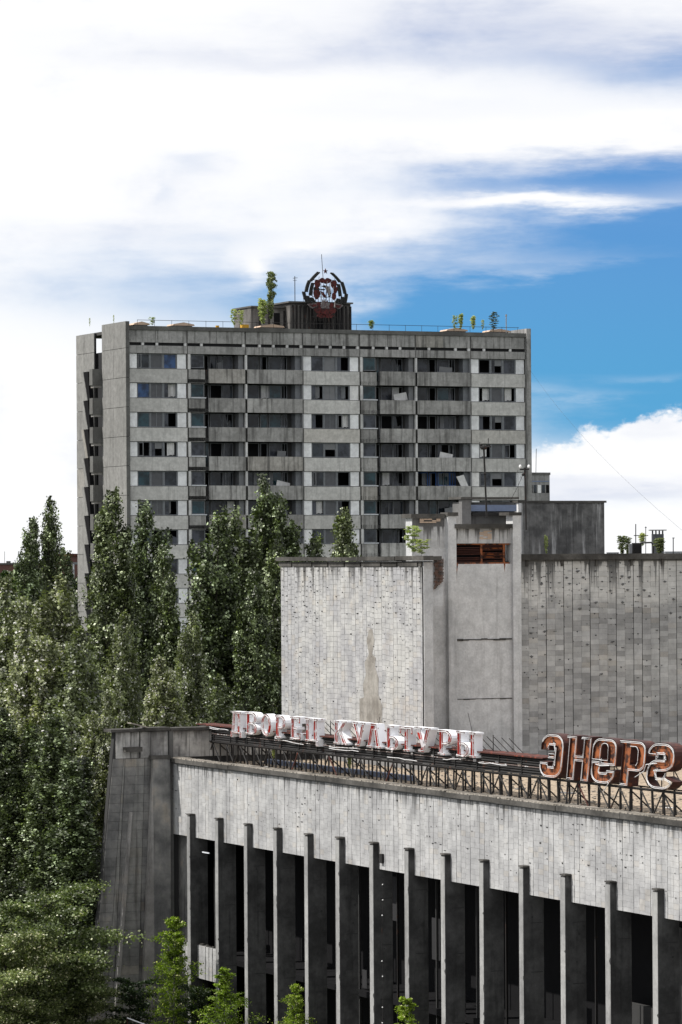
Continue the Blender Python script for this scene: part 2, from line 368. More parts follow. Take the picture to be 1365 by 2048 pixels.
class MB:
    def __init__(s):
        s.v = []; s.f = []; s.t = []

    def quadbox(s, c8, tint=None, skip=()):
        i = len(s.v)
        s.v += c8
        fs = [(0, 3, 2, 1), (4, 5, 6, 7), (0, 1, 5, 4), (1, 2, 6, 5), (2, 3, 7, 6), (3, 0, 4, 7)]
        for k, q in enumerate(fs):
            if k in skip: continue
            s.f.append(tuple(i + a for a in q)); s.t.append(tint or 0.0)
        return s

    def box(s, x0, x1, y0, y1, z0, z1, tint=None, skip=()):
        return s.quadbox([(x0, y0, z0), (x1, y0, z0), (x1, y1, z0), (x0, y1, z0), (x0, y0, z1), (x1, y0, z1), (x1, y1, z1), (x0, y1, z1)], tint, skip)

    def poly(s, pts, tint=0.0):
        i = len(s.v); s.v += [tuple(p) for p in pts]; s.f.append(tuple(range(i, i + len(pts)))); s.t.append(tint)
        return s

    def prism(s, xz, y0, y1):
        """outline in x,z (counter-clockwise) between depths y0 (front) and y1"""
        n = len(xz); i = len(s.v)
        s.v += [(x, y0, z) for x, z in xz] + [(x, y1, z) for x, z in xz]
        s.f.append(tuple(i + k for k in range(n))); s.t.append(0.0)
        s.f.append(tuple(i + n + k for k in reversed(range(n)))); s.t.append(0.0)
        for k in range(n):
            j = (k + 1) % n
            s.f.append((i + k, i + n + k, i + n + j, i + j)); s.t.append(0.0)
        return s

    def tube(s, p, r, n=6, closed=False, taper=None, cap=True):
        p = [Vector(q) for q in p]
        m = len(p); base = len(s.v)
        for k in range(m):
            if closed:
                d = p[(k + 1) % m] - p[k - 1]
            else:
                d = p[min(k + 1, m - 1)] - p[max(k - 1, 0)]
            if d.length < 1e-9: d = Vector((0, 0, 1))
            d.normalize()
            up = Vector((0, 0, 1)) if abs(d.z) < 0.9 else Vector((1, 0, 0))
            a = d.cross(up).normalized(); b = a.cross(d)
            rr = r if taper is None else r * (1 + (taper - 1) * k / (m - 1))
            for q in range(n):
                t = 2 * math.pi * q / n
                s.v.append(tuple(p[k] + a * math.cos(t) * rr + b * math.sin(t) * rr))
        for k in range(m if closed else m - 1):
            k2 = (k + 1) % m
            for q in range(n):
                q2 = (q + 1) % n
                s.f.append((base + k * n + q, base + k * n + q2, base + k2 * n + q2, base + k2 * n + q)); s.t.append(0.0)
        if cap and not closed:
            s.f.append(tuple(base + q for q in reversed(range(n)))); s.t.append(0.0)
            s.f.append(tuple(base + (m - 1) * n + q for q in range(n))); s.t.append(0.0)
        return s

    def ball(s, c, r, sx=1, sy=1, sz=1, n=8, m=5):
        base = len(s.v)
        for i in range(m + 1):
            a = math.pi * i / m
            for j in range(n):
                b = 2 * math.pi * j / n
                s.v.append((c[0] + r * sx * math.sin(a) * math.cos(b), c[1] + r * sy * math.sin(a) * math.sin(b), c[2] + r * sz * math.cos(a)))
        for i in range(m):
            for j in range(n):
                j2 = (j + 1) % n
                s.f.append((base + i * n + j, base + (i + 1) * n + j, base + (i + 1) * n + j2, base + i * n + j2)); s.t.append(0.0)
        return s

    def mesh(s, name, mat):
        me = bpy.data.meshes.new(name)
        me.from_pydata(s.v, [], s.f)
        if any(s.t):
            a = me.attributes.new('tint', 'FLOAT', 'FACE')
            a.data.foreach_set('value', s.t)
        me.materials.append(mat)
        return me

    def build(s, name, mat, parent=None, kind=None, loc=None, rz=0.0, **kw):
        return link(name, s.mesh(name, mat), parent, kind, loc, rz, **kw)


def link(name, me, parent=None, kind=None, loc=None, rz=0.0, label=None):
    o = bpy.data.objects.new(name, me)
    COL.objects.link(o)
    if parent is not None: o.parent = parent
    if kind: o['kind'] = kind
    if loc is not None: o.location = loc
    if rz: o.rotation_euler = (0, 0, rz)
    if label: o['label'] = label
    return o


def tag(o, label, cat, group=None):
    o['label'] = label; o['category'] = cat
    if group: o['group'] = group
    return o


def thing(name, label, cat, loc=(0, 0, 0), rz=0.0, group=None):
    o = bpy.data.objects.new(name, None)
    COL.objects.link(o)
    o.location = loc
    o.rotation_euler = (0, 0, rz)
    return tag(o, label, cat, group)


def smooth(o):
    o.data.polygons.foreach_set('use_smooth', [True] * len(o.data.polygons))
    return o


_cache = {}


def cbox(key, dims, mat):
    """shared bevel-less box mesh"""
    k = (key, tuple(round(d, 3) for d in dims), mat.name)
    if k not in _cache:
        _cache[k] = MB().box(*dims).mesh(key, mat)
    return _cache[k]


def at(px, py, Y):
    """photo direction -> point at distance Y (layout measured from the photograph)"""
    p = (px - 682.5) / F; q = (1115 - py) / F
    a = p * math.cos(ROLL) + q * math.sin(ROLL); b = -p * math.sin(ROLL) + q * math.cos(ROLL)
    return Vector((a * Y, Y, EYE + b * Y))


# ------------------------------------------------------------------ ground
MB().poly([(-4000, -200, 0), (4000, -200, 0), (4000, 8000, 0), (-4000, 8000, 0)]).build('ground', M['ground'], kind='structure')
MB().poly([(-45, 20, 0.004), (40, 20, 0.004), (14, 160, 0.004), (-12, 214, 0.004), (-16, 230, 0.004), (-45, 236, 0.004)]).build('pavement', M['paving'], kind='structure')

# ------------------------------------------------------------------ palace of culture
PR = math.radians(-66.05)
PO = (-9.45, 214.0, 0.0)
hall = thing('culture_palace', 'pale tiled concrete palace of culture with tall dark fins and a high blind stage block', 'building', PO, PR)
LEN = 66.0
R = random.Random(5)
tile_singles = [300]


def tile_mesh(w, h, d, chip):
    mb = MB()
    if chip == 0:
        mb.box(0, w, -d, 0, 0, h, skip=(4,))
    else:
        c = 0.07
        if chip == 1: xz = [(0, 0), (w, 0), (w, h - c), (w - c * 1.2, h), (0, h)]
        elif chip == 2: xz = [(c, 0), (w, 0), (w, h), (0, h), (0, c * 0.8)]
        else: xz = [(0, 0), (w, 0), (w, h), (w * 0.62, h), (w * 0.55, h - c), (w * 0.45, h - c), (w * 0.4, h), (0, h)]
        mb.prism(xz, -d, 0)
    return mb


def tile_wall(parent, width, z0, z1, tw, th, groups, mat, single=None, d=0.05, stagger=True, skipf=None, seed=1, tilt=0.008, wide=0.045, thin=0.005, zg=0.003):
    """field of cladding tiles hung in columns, with recessed joints; the wall plane is y = 0, tiles stand proud"""
    rr = random.Random(seed)
    stuff = MB(); fil = MB()
    var = []
    for c in range(4):
        me = tile_mesh(tw - 2 * thin, th - 2 * zg, d, c).mesh('tile', mat)
        var.append(me)
    x = 0.0; gi = 0; left = groups[0]
    while x < width - 0.05:
        w = min(tw, width - x)
        g0 = wide if left == groups[gi % len(groups)] else thin
        left -= 1
        g1 = wide if left == 0 else thin
        zoff = rr.random() * th if stagger else 0
        z = z0
        first = True
        while z < z1 - 0.02:
            h = th
            if first: h = zoff if zoff > 0.08 else th; first = False
            h = min(h, z1 - z)
            if not (skipf and skipf(x, z)):
                dx = rr.gauss(0, 0.002); dd = d + rr.uniform(-0.006, 0.006)
                if single and tile_singles[0] > 0 and h == th and w == tw and single(x, z):
                    me = var[rr.choice([0, 0, 0, 1, 2, 3])]
                    o = link('tile', me, parent, loc=(x + g0, rr.uniform(-0.006, 0.006), z + zg))
                    o.scale = ((w - g0 - g1) / (tw - 2 * thin), 1, 1)
                    o.rotation_euler = (rr.gauss(0, tilt), 0, rr.gauss(0, tilt))
                    tile_singles[0] -= 1
                else:
                    a, b_, c_, e = (rr.gauss(0, tilt * 0.25) * h * 2 for _ in range(4))
                    X0, X1, Z0, Z1 = x + g0, x + w - g1, z + zg, z + h - zg
                    stuff.quadbox([(X0, -dd + a, Z0), (X1, -dd + b_, Z0), (X1, 0, Z0), (X0, 0, Z0),
                                   (X0, -dd + c_, Z1), (X1, -dd + e, Z1), (X1, 0, Z1), (X0, 0, Z1)], tint=rr.uniform(0.01, 0.99), skip=(4,))
            z += h
        x += w
        if left == 0:
            fil.box(x - wide, x + wide, -d * 0.5, 0, z0, z1)
            gi += 1; left = groups[gi % len(groups)]
    o = stuff.build('tile_field', mat, parent, kind='stuff')
    fil.build('dark_joint', M['joint'], parent, kind='stuff')
    # anchor hooks and broken corners at tile heads: small dark notches
    return o


def hooks(parent, width, z0, z1, tw, th, prob, seed, mat=None, d=0.05, light=0.0):
    rr = random.Random(seed); mb = MB(); ml = MB()
    x = 0.0
    while x < width - tw:
        z = z0
        while z < z1:
            if rr.random() < prob(x, z):
                cx = x + rr.uniform(0.1, tw - 0.1); s_ = rr.uniform(0.015, 0.036)
                zz = z + rr.uniform(0, th * 0.5)
                for k in range(rr.choice([1, 1, 2, 3])):
                    xx = cx + k * rr.uniform(0.05, 0.09)
                    mb.prism([(xx - s_, zz + s_), (xx, zz - s_ * rr.uniform(0.5, 1.4)), (xx + s_, zz + s_)], -d - 0.022, -d - 0.001)
                if rr.random() < light:
                    ml.prism([(cx - 0.1, zz - 0.02), (cx + 0.02, zz - rr.uniform(0.08, 0.14)), (cx + 0.14, zz - 0.02), (cx + 0.02, zz + 0.01)], -d - 0.028, -d - 0.002)
            z += th
        x += tw
    if mb.v: mb.build('anchor_hook', mat or M['joint'], parent, kind='stuff')
    if ml.v: ml.build('broken_tile_edge', M['fascia'], parent, kind='stuff')


# front fascia
fas = MB().box(0, LEN, 0.0, 0.35, 11.72, 15.75).build('fascia', M['joint_pale'], hall)
big = lambda x, z: False
# ---- stage block: planes facing +x of the hall frame
C0 = 10.0          # plane of the annex and right wing (local x)
WY0 = 16.6         # where the wing starts (inward)
wing = MB().box(0, 14.0, 0, 0.6, 15.6, 26.8).build('wing_wall', M['joint'], hall, loc=(C0, WY0, 0), rz=math.radians(90))
tile_wall(wing, 14.0, 16.0, 26.8, 0.545, 0.29, [3, 2, 1, 2, 3, 2, 1, 2, 2], M['wing'], single=lambda x, z: x < 12 and z > 17.2 and (int(x * 7 + z * 13) % 2 == 0 or z > 24.5), d=0.05, seed=3, wide=0.022, tilt=0.02)
hooks(wing, 11.5, 16.5, 26.4, 0.545, 0.33, lambda x, z: 0.55 if z > 24 else (0.20 if z > 20 else 0.06), 8, light=0.3)
MB().box(-0.05, 14.0, -0.28, 0.75, 26.8, 27.12).build('coping', M['coping'], wing)
for k in range(6):
    a_ = 0.3 + k * 2.1 + R.uniform(-0.3, 0.3)
    MB().box(a_, a_ + 0.14, -0.14, -0.055, 26.45, 26.8).build('spout', M['coping'], wing)

tile_wall(fas, LEN, 11.72, 15.62, 0.5, 0.25, [2, 1, 3, 2, 2, 1, 2, 3, 1, 2], M['fascia'], single=lambda x, z: x > 48, d=0.05, seed=2, wide=0.02)
hooks(fas, LEN, 12.6, 15.3, 0.5, 0.25, lambda x, z: 0.03 + 0.10 * max(0, math.sin(x * 0.35 + 2.2)) * (z > 13) + (0.08 if x > 25 else 0), 4)
# coping in weathered lengths
x = -0.2
while x < LEN:
    w = R.uniform(2.6, 3.4)
    mb = MB(); j = R.uniform(-0.02, 0.02)
    mb.box(x + 0.012, min(x + w, LEN) - 0.012, -0.22 + j, 0.5, 15.70 + j * 0.5, 15.93 + j)
    mb.build('coping', M['coping'], fas)
    mt = MB()
    n = int(w / 0.18)
    for k in range(n):      # crumbled lichen and moss crust on top
        xx = x + 0.1 + k * 0.18
        mt.box(xx, xx + R.uniform(0.12, 0.2), -0.2 + R.uniform(0, 0.1), 0.45, 15.93 + j, 15.93 + j + R.uniform(0.02, 0.07))
    mt.build('lichen_crust', M['coping_top'], fas, kind='stuff')
    x += w
# fins
finx = [3.52, 7.6, 11.67, 15.66, 19.7, 23.65, 27.75, 31.85, 35.9, 40.02, 44.1, 48.22, 52.45, 56.7, 60.9, 65.0]
for i, fx in enumerate(finx):
    top = 12.93 + R.uniform(-0.06, 0.05)
    t = R.uniform(0.40, 0.44)
    fb = MB()
    fb.prism([(fx - t, 0.0), (fx, 0.0), (fx, top), (fx - t * 0.7, top + R.uniform(-0.12, 0.03)), (fx - t, top - 0.03)], -0.36, -0.06)
    fb.box(fx - t, fx, -0.06, 0.66, 0.0, 11.70)
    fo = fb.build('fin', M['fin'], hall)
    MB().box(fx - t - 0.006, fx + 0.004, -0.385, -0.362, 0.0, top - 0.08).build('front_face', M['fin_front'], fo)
    MB().box(fx - t - 0.03, fx + 0.03, -0.40, -0.07, top, top + 0.07).build('cap', M['coping'], fo)
    # knocked-off corners along the leading edge
    chp = MB()
    for k in range(R.choice([2, 4, 6])):
        zz = R.uniform(1.0, 12.2); hh_ = R.uniform(0.08, 0.4)
        chp.prism([(fx - 0.09 * R.random() - 0.02, zz + hh_ * 0.5), (fx + 0.008, zz), (fx + 0.008, zz + hh_), (fx - 0.03, zz + hh_ * 0.9)], -0.392, -0.38)
    chp.build('chip', M['fin'], fo, kind='stuff')
    # old formwork seams and blow-holes
    sm = MB()
    for zz in (2.2, 5.1, 8.0, 10.6):
        zz += R.uniform(-0.4, 0.4)
        sm.box(fx, fx + 0.012, 0.0, 0.6, zz, zz + 0.03)
    for k in range(3):
        zz = R.uniform(1, 11.4); yy = R.uniform(0.05, 0.5); s_ = R.uniform(0.03, 0.07)
        sm.prism([(yy + s_ * math.cos(a), zz + s_ * math.sin(a)) for a in [q * math.pi / 3 for q in range(6)]], 0, 0.01)
        for q in range(12): 
            v = sm.v[-12 + q]; sm.v[-12 + q] = (fx + 0.004 + v[1], v[0], v[2])
    sm.build('seam', M['joint'], fo, kind='stuff')
# recess behind the fins: glazed wall with dark hall inside
inner = MB()
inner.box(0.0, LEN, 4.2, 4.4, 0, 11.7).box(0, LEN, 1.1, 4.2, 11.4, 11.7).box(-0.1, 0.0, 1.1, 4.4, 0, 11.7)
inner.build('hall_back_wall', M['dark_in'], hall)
MB().box(-1.2, 1.35, 0.35, 0.75, 0, 11.72).build('side_panel', M['pylon'], hall)
fl = MB().box(0, LEN, 1.2, 4.2, 4.9, 5.2)
fl.build('inner_floor', M['dark_in'], hall)
for k in range(44):
    x = 1.2 + k * 1.5 + R.uniform(-0.1, 0.1)
    if x > LEN - 1: break
    if R.random() < 0.75:
        MB().box(x, x + 0.07, 1.35, 1.45, 0.1, 11.4).build('mullion', M['iron'] if R.random() < 0.7 else M['soffit'], hall)
for k in range(22):
    x = 2 + k * 2.9 + R.uniform(-0.5, 0.5)
    z = R.choice([0.5, 3.0, 5.3, 7.5, 9.0])
    MB().box(x, x + R.uniform(0.5, 1.3), 1.46, 1.49, z, z + R.uniform(0.8, 2.2)).build('glass_remnant', M['dark_room'], hall)
# things seen inside at the right
MB().box(53.0, 54.3, 2.6, 2.9, 3.2, 10.9).build('inner_pier', M['fin'], hall)
MB().box(46.5, 50.5, 3.3, 3.6, 5.4, 7.0).build('inner_board', M['soffit'], hall)
rl = MB()
for k in range(9): rl.tube([(52.0 + k * 0.3, 1.9, 5.3), (52.15 + k * 0.3, 1.9, 6.5)], 0.03, 5)
rl.tube([(51.9, 1.9, 6.5), (54.7, 1.9, 6.45)], 0.035, 5)
rl.build('inner_railing', M['fin_front'], hall)
# cabling dropping beside a fin with small insulators
cb = MB(); pts = []
for k in range(12):
    pts.append((28.2 + math.sin(k * 0.8) * 0.08, -0.1 + 0.05 * math.cos(k), 11.0 - k * 0.75))
cb.tube(pts, 0.012, 4)
cb.build('hanging_cable', M['iron'], hall)
ins = MB()
for k in (0, 1, 2, 5, 6, 8, 9): ins.ball((pts[k][0], pts[k][1] - 0.02, pts[k][2]), 0.035, n=6, m=4)
ins.build('insulator', M['insul'], hall, kind='stuff')
# lamp box on the fin row, and metal bracket
MB().box(28.05, 28.35, -0.18, -0.06, 12.05, 12.5).build('wall_box', M['iron'], hall)
MB().box(4.1, 5.1, 0.1, 0.16, 10.93, 10.99).build('bracket', M['sill'], hall)
# balcony apron between the first fins
ap = MB().box(1.2, 7.2, 0.06, 0.22, 4.02, 5.85).build('balcony_apron', M['joint_pale'], hall)
tile_wall(ap, 6.0, 4.04, 5.83, 0.5, 0.25, [1, 2, 1], M['fascia'], d=0.04, seed=9)
for ch in ap.children: ch.location.y += 0.06; ch.location.x += 1.2
rb = MB()
for k in range(30):
    xx = R.uniform(1.5, 6.8); s_ = R.uniform(0.05, 0.14)
    rb.box(xx, xx + s_, 0.07, 0.07 + s_, 5.85, 5.85 + s_ * 0.8)
rb.build('rubble', M['coping'], ap, kind='stuff')

# roof of the front range
MB().box(0.0, LEN, 0.5, WY0 + 12, 15.3, 15.62).build('front_roof', M['gravel'], hall)
gr = MB()
for k in range(1500):
    xx = R.uniform(0.3, LEN - 0.5); yy = 0.6 + 9 * R.random() ** 1.3; s_ = R.uniform(0.02, 0.07)
    gr.box(xx, xx + s_ * 2, yy, yy + s_ * 2, 15.62, 15.62 + s_, skip=(0,))
gr.build('roof_rubble', M['coping_top'], hall, kind='stuff')
ed = MB()
for k in range(150):    # flakes of render lying behind the coping
    xx = R.uniform(20, LEN - 2); s_ = R.uniform(0.03, 0.09)
    ed.box(xx, xx + s_ * 1.6, 0.52 + R.random() * 0.4, 0.6 + R.random() * 0.5, 15.63, 15.66 + s_ * 2.4)
ed.build('render_flake', M['lwhite'], hall, kind='stuff')
MB().box(3.0, 22.0, 4.3, 4.6, 15.62, 15.88).build('blue_flashing', M['blue2'], hall)

for k in range(26):     # odd lengths of fallen pipe, boards and slabs on the gravel
    xx = R.uniform(2, 60); yy = R.uniform(0.8, 6.5); l_ = R.uniform(0.3, 1.4); a_ = R.uniform(0, 3.14)
    if R.random() < 0.5:
        MB().tube([(xx, yy, 15.68), (xx + l_ * math.cos(a_), yy + l_ * math.sin(a_), 15.70)], R.uniform(0.02, 0.04), 5).build('fallen_pipe', M[R.choice(['iron', 'rusty', 'post'])], hall)
    else:
        o = MB().box(0, l_, 0, 0.25, 0, 0.05).build('fallen_slab', M[R.choice(['coping', 'coping_top', 'board2'])], hall, loc=(xx, yy, 15.63), rz=a_)
# end pylon (taller end of the front range, battered outer edge)
py = MB()
py.prism([(-3.4, 17.45), (-5.15, 0.0), (9.4, 0.0), (9.4, 17.45)][::-1], 0, 0.45)
pyl = py.build('end_pylon', M['joint'], hall, loc=(0, 0, 0), rz=math.radians(90))
pyl.location = (-0.02, 0, 0)


def pyl_left(z): return -3.4 - (17.45 - z) / 17.45 * 1.75


# cladding courses of the pylon follow the batter
rr = random.Random(21)
pf = MB(); pf2 = MB()
cols = [(-1.0, 0.0), (-0.72, 0.33), (-0.36, 0.62)]
edges = [lambda z: pyl_left(z) + 0.03, lambda z: pyl_left(z) + 0.62 + (17.45 - z) * 0.02, lambda z: -2.72 - (17.45 - z) * 0.06, lambda z: -2.0 - (17.45 - z) * 0.085, lambda z: -1.6 - (17.45 - z) * 0.035, lambda z: -1.28, lambda z: -0.75, lambda z: -0.22]
for c in range(7):
    z = 0.0
    while z < 15.9:
        h = min(0.5, 15.95 - z)
        a0, a1 = edges[c](z) + 0.012, edges[c + 1](z) - 0.012
        b0_, b1_ = edges[c](z + h) + 0.012, edges[c + 1](z + h) - 0.012
        dd = 0.05 + rr.uniform(-0.01, 0.01) + (0.05 if c in (2, 5, 6) else 0)
        (pf2 if c in (1, 3, 5) else pf).quadbox([(a0, -dd, z + 0.006), (a1, -dd, z + 0.006), (a1, 0, z + 0.006), (a0, 0, z + 0.006),
                    (b0_, -dd, z + h - 0.006), (b1_, -dd, z + h - 0.006), (b1_, 0, z + h - 0.006), (b0_, 0, z + h - 0.006)], tint=rr.uniform(0.01, 0.99))
        z += h
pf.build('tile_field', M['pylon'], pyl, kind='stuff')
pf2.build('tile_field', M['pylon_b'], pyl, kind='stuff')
up = MB()
for a_, b_ in [(-3.35, -2.95), (-2.93, -2.5), (-2.48, -1.98), (-1.9, -1.32), (-1.30, -0.28), (0.0, 1.0), (1.02, 2.2), (2.22, 3.4), (3.42, 4.6), (4.62, 5.8), (5.82, 7.0), (7.02, 8.2), (8.22, 9.4)]:
    up.box(a_, b_, -0.06 - R.uniform(0, 0.02), 0, 15.97, 17.42, tint=R.uniform(0.01, 0.99))
up.build('upper_panel', M['pylon_top'], pyl, kind='stuff')
# coping slabs of the pylon, slightly displaced
x = -3.75
while x < 9.4:
    w = R.uniform(1.4, 2.2)
    j = R.uniform(-0.03, 0.04)
    MB().box(x, min(x + w, 9.6) - 0.02, -0.28 + j, 0.8, 17.45 + j * 0.4, 17.62 + j).build('coping', M['coping'], pyl)
    x += w
sl = MB().quadbox([(-2.6, -0.5, 17.9), (-1.6, -0.5, 17.64), (-1.6, 0.1, 17.64), (-2.6, 0.1, 17.9), (-2.6, -0.5, 17.96), (-1.6, -0.5, 17.70), (-1.6, 0.1, 17.70), (-2.6, 0.1, 17.96)])
sl.build('loose_sheet', M['coping_top'], pyl)
MB().box(-2.95, -1.95, -0.5, -0.06, 16.35, 16.6).build('ledge', M['coping'], pyl)
MB().box(-0.24, -0.02, -0.22, 0.0, 0, 17.44).build('shadow_strip', M['tower_trim'], pyl)  # dark strip drawn in place of the shadow gap
MB().box(-1.3, -0.3, -0.46, -0.101, 0.0, 15.9).build('buttress', M['pylon'], pyl)
MB().box(-1.42, -0.26, -0.5, 0.0, 15.9, 16.1).build('buttress_cap', M['coping'], pyl)
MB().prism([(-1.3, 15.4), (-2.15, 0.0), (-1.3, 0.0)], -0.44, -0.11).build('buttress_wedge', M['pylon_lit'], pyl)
MB().quadbox([(-3.9, -0.6, 0), (-3.7, -0.6, 0), (-3.7, -0.11, 0), (-3.9, -0.11, 0), (-2.62, -0.3, 13.0), (-2.48, -0.3, 13.0), (-2.48, -0.11, 13.0), (-2.62, -0.11, 13.0)]).build('raking_strut', M['pylon_lit'], pyl)

# tall white screen wall (parallel to the front), stage block behind it
scr = MB().box(-5.35, 13.85, 8.95, 9.5, 12.0, 26.72).build('screen_wall', M['joint_pale'], hall)
sc_holder = bpy.data.objects.new('screen_cladding', MB().box(0.1, 0.2, 0.01, 0.02, 20, 20.1).mesh('screen_cladding', M['joint']))
COL.objects.link(sc_holder); sc_holder.parent = hall; sc_holder.location = (-5.35, 8.95, 0)
tile_wall(sc_holder, 19.2, 16.2, 26.45, 0.5, 0.29, [2, 1, 2, 2, 3, 1, 2, 2, 1, 2, 3], M['screen'], d=0.05, seed=6, wide=0.016, thin=0.006, zg=0.006)
hooks(sc_holder, 19.2, 16.6, 26.2, 0.5, 0.29, lambda x, z: (0.55 if z > 23.2 else 0.18) * (1.0 if (x < 5.5 or x > 12) else 0.4), 12)
# damp patch where cladding fell off and render shows
dp = MB()
dp.prism([(11.0, 16.2), (14.3, 16.2), (14.3, 17.6), (13.9, 18.1), (14.0, 18.9), (13.5, 19.5), (13.55, 20.4), (13.1, 21.0), (13.2, 21.5), (12.7, 21.7), (13.0, 22.4), (12.75, 23.1), (12.3, 23.0), (12.0, 22.4), (12.3, 21.7), (11.7, 21.2), (11.9, 20.6), (11.5, 20.0), (11.6, 19.3), (11.0, 19.2)], -0.062, -0.03)
dp.build('bare_render', wall_mat('damp_render', (0.20, 0.185, 0.165), (0.30, 0.285, 0.26), streak=0.4, grain=0.3, big=1.0), sc_holder)
x = -5.65
while x < 14.4:
    w = R.uniform(2.0, 3.0); j = R.uniform(-0.03, 0.03)
    MB().box(x, min(x + w, 14.45) - 0.02, 8.72 + j, 9.8, 26.82 + j * 0.4, 27.04 + j).build('coping', M['coping'], scr)
    MB().box(x + 0.1, min(x + w, 13.9) - 0.1, 8.86, 8.93, 26.5, 26.75).build('fascia_strip', M['coping'], scr)
    x += w
MB().box(13.87, 13.93, 8.97, 9.5, 15.6, 26.72).build('return_face', M['annex'], scr)
# stage block bodies
MB().box(-5.3, 9.96, 9.52, 30.5, 0.0, 26.6).build('stage_body', M['annex'], hall)
MB().box(-5.2, 9.8, 10.0, 30.4, 26.62, 26.75).build('stage_roof', M['bitumen'], hall)

# annex: facing the camera between screen wall and wing (built in a frame turned 90 degrees)
ax = MB().box(0.6, 2.95, 0.0, 0.8, 15.6, 29.12).build('annex_wall', M['annex'], hall, loc=(C0 + 0.05, 9.5, 0), rz=math.radians(90))
MB().box(0.62, 2.55, -0.012, -0.002, 27.5, 29.1).build('upper_render', M['annex_top'], ax)
MB().box(0.45, 2.5, -0.2, 1.0, 29.12, 29.34).build('coping', M['coping'], ax)
# pilaster, bay and right pilaster
MB().box(2.6, 3.10, -0.35, 0.0, 15.6, 29.22).build('pilaster', M['annex'], ax)
MB().box(2.55, 3.2, -0.40, 0.5, 29.22, 29.42).build('pilaster_cap', M['coping'], ax)
bay = MB().box(3.10, 6.55, -0.12, 2.0, 15.6, 26.60).box(3.10, 6.55, -0.12, 2.0, 27.72, 28.55)
bay.box(3.10, 6.55, 1.2, 2.0, 26.6, 27.72)
bayo = bay.build('bay_wall', M['annex'], ax)
MB().box(3.0, 6.5, -0.42, 0.3, 28.55, 28.78).build('coping', M['coping'], bayo)
MB().box(3.12, 6.5, -0.135, -0.121, 27.74, 28.53).build('upper_render', M['annex_top'], bayo)
MB().box(6.55, 7.05, -0.32, 0.5, 15.6, 29.25).build('pilaster', M['annex'], ax)
MB().box(6.3, 7.08, -0.36, 0.9, 29.25, 29.42).build('pilaster_cap', M['coping'], ax)
cr = MB()
for k in range(9):      # horizontal day-joint with a ragged lip
    cr.box(3.2 + k * 0.37, 3.2 + (k + 1) * 0.37, -0.15 - R.random() * 0.02, -0.121, 22.43 + R.uniform(-0.03, 0.03), 22.5 + R.uniform(-0.02, 0.03))
    cr.box(3.2 + k * 0.37, 3.2 + (k + 1) * 0.37, -0.14, -0.121, 19.2 + R.uniform(-0.03, 0.03), 19.25)
cr.build('crack_lip', M['coping'], bayo, kind='stuff')
# brick patches where render fell
bp = MB()
rr = random.Random(4)
zz = 25.2
while zz < 26.9:
    lim = 0.62 if zz > 25.7 else 0.62 - (25.7 - zz) * 1.1
    x = 0.02 + (rr.random() * 0.1)
    while x < lim:
        w = min(0.23, lim - x)
        if w > 0.04: bp.box(x, x + w - 0.012, -0.03 - rr.uniform(0, 0.02), 0, zz, zz + 0.066)
        x += 0.24
    zz += 0.078
o = bp.build('exposed_brick', M['brick'], hall, kind='stuff', loc=(13.96, 9.5, 0), rz=math.radians(90))
MB().box(9.5, 10.4, 9.52, 10.2, 15.6, 26.6)
bb = MB()
for (bx, bz, n, m_) in [(4.6, 27.95, 3, 6), (1.0, 28.85, 5, 3), (6.6, 24.8, 1, 3)]:
    for i in range(n):
        for k in range(m_):
            if rr.random() < 0.8: bb.box(bx + i * 0.25, bx + i * 0.25 + 0.235, -0.155 - rr.uniform(0, 0.015), -0.13, bz + k * 0.08, bz + k * 0.08 + 0.066)
bb.build('exposed_brick', M['tan'], ax, kind='stuff')
# corner body that carries the brick patch
MB().box(10.02, 13.86, 9.502, 10.15, 24.4, 26.78).build('corbel', M['annex'], hall)
# rusty louvre in the bay
lv = MB()
lv.box(3.12, 6.5, 0.0, 0.05, 26.60, 26.68).box(3.12, 6.5, 0.0, 0.05, 27.64, 27.72).box(3.12, 3.22, 0, 0.05, 26.68, 27.64).box(4.72, 4.84, 0, 0.05, 26.68, 27.64).box(6.1, 6.22, 0, 0.05, 26.68, 27.64)
lvo = lv.build('louvre_frame', M['rust_or'], ax)
for seg in ((3.24, 4.70, 10), (4.86, 6.08, 12)):
    for k in range(seg[2]):
        z = 26.72 + k * 0.92 / seg[2]
        if rr.random() < 0.15: continue
        t0 = rr.uniform(-0.02, 0.02)
        x0_, x1_ = seg[0], seg[1]
        MB().quadbox([(x0_, 0.06, z), (x1_, 0.06, z + t0), (x1_, 0.1, z + t0), (x0_, 0.1, z), (x0_, 0.02, z + 0.05), (x1_, 0.02, z + 0.05 + t0), (x1_, 0.06, z + 0.06 + t0), (x0_, 0.06, z + 0.06)]).build('louvre_slat', M['rust_or'] if rr.random() < 0.3 else M['rust_dk'], lvo)
MB().box(3.12, 6.5, 0.5, 0.55, 26.61, 27.71).build('louvre_back', M['dark_in'], lvo)
rs = MB()
rs.prism([(3.14, 26.6), (3.14, 25.5), (3.2, 25.2), (3.22, 26.0), (3.3, 26.6)][::-1], -0.128, -0.121)
rs.prism([(6.08, 26.6), (6.13, 26.15), (6.18, 26.6)], -0.128, -0.121)
rs.build('rust_run', M['rust_or'], ax)

